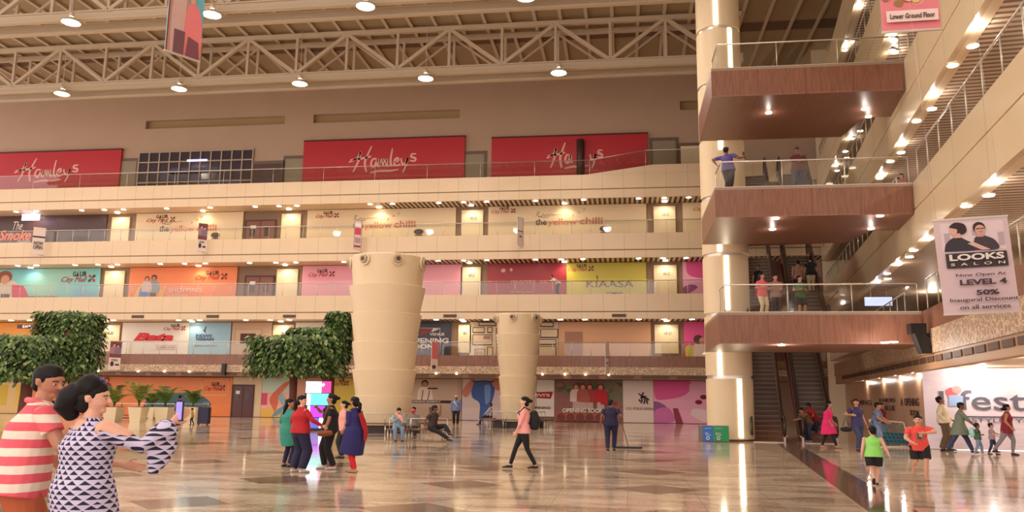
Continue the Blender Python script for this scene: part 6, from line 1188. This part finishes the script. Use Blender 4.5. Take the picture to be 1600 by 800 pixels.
for u, vh, H, nm, tp, bt, fc in ((1190, 428, 1.62, 'woman in coral pink top and cream trousers leaning by the column on the lowest bridge', cloth('coral_pink_top', (220, 90, 104)), cloth('cream_trousers', (214, 196, 160)), 30), (1211, 430, 1.62, 'man in grey tee with a light bag standing on the lowest bridge', cloth('dusty_tee', (150, 110, 96)), cCHAR, 0), (1249, 432, 1.6, 'person in green shirt and shorts at the middle of the lowest bridge', cGREEN, cCHAR, 20)):
    P = at_head(u, vh, H, Z[2]); person(nm, (P.x, min(P.y, 32.4), Z[2]), H, fc, skin='m', fem=u == 1190, hair='long' if u == 1190 else 'short', top=tp, bottom=bt, bot='shorts' if u == 1249 else 'trousers', shoes=shD, vox=.016, head=(30, -10), hands={-1: (-.2, -.25, 1.15), 1: (.1, -.28, 1.1)})
# on the upper-flight escalator (standing on steps)
run = (Z[3]-Z[2])/math.tan(ESC_A)
for frac, off, nm, tp, bt, fc in ((.42, -.22, 'person in tan shirt and dark trousers riding the right escalator away', cloth('tan_shirt', (150, 110, 90)), cBLK, 180), (.46, .36, 'man in black shirt and cream trousers riding the right escalator away', cBLK, cloth('cream_trousers', (214, 196, 160)), 175)):
    n_s = int((Z[3]-Z[2])/.2); i = int(n_s*frac); q = LB+dR*(.2+run*(i+.5)/n_s)+nR*off; z = Z[2]+(Z[3]-Z[2])*(i+1)/n_s-.02
    person(nm, (q.x, q.y, z), 1.68, fc, top=tp, sleeve='short', bottom=bt, shoes=shD, vox=.016, feet={-1: (-.07, -.02, .08), 1: (.07, -.02, .08)})
i = 7; q = LA+dR*(.2+run*(i+.5)/21)-nR*.1; person('person in black coming down the left escalator behind the woman in coral pink', (q.x, q.y, Z[2]+(Z[3]-Z[2])*(i+1)/21-.02), 1.66, 30, skin='d', top=cBLK, bottom=cRLEG, shoes=shD, vox=.016, lean=12, feet={-1: (-.07, 0, .08), 1: (.07, 0, .08)})
# couple at the right wing railing of the third storey and shopper on the facade walkway
for u, vh, nm, tp in ((1322, 364, 'person in dusty red shirt leaning at the third storey wing railing', cloth('dusty_red_shirt', (140, 74, 76))), (1336, 363, 'person in dark shirt beside the dusty red shirt at the third storey wing railing', cCHAR)):
    s_ = 6.0 if u == 1322 else 6.7; q = CR+dR*s_+nR*.6; person(nm, RP(4.6+(u-1322)*.045, .55, Z[3]), 1.5, -60, top=tp, bottom=cBLK, shoes=shD, vox=.018)
P = YP(872, 450, D1+.7); person('shopper in white shirt bending over the third storey balustrade before the deep red hoarding', (P.x, D1+.75, Z[3]), 1.65, -60, skin='m', top=cWHT, bottom=cBLK, shoes=shD, lean=55, hands={-1: (-.2, -.6, 1.0), 1: (.2, -.6, 1.0)}, vox=.02)
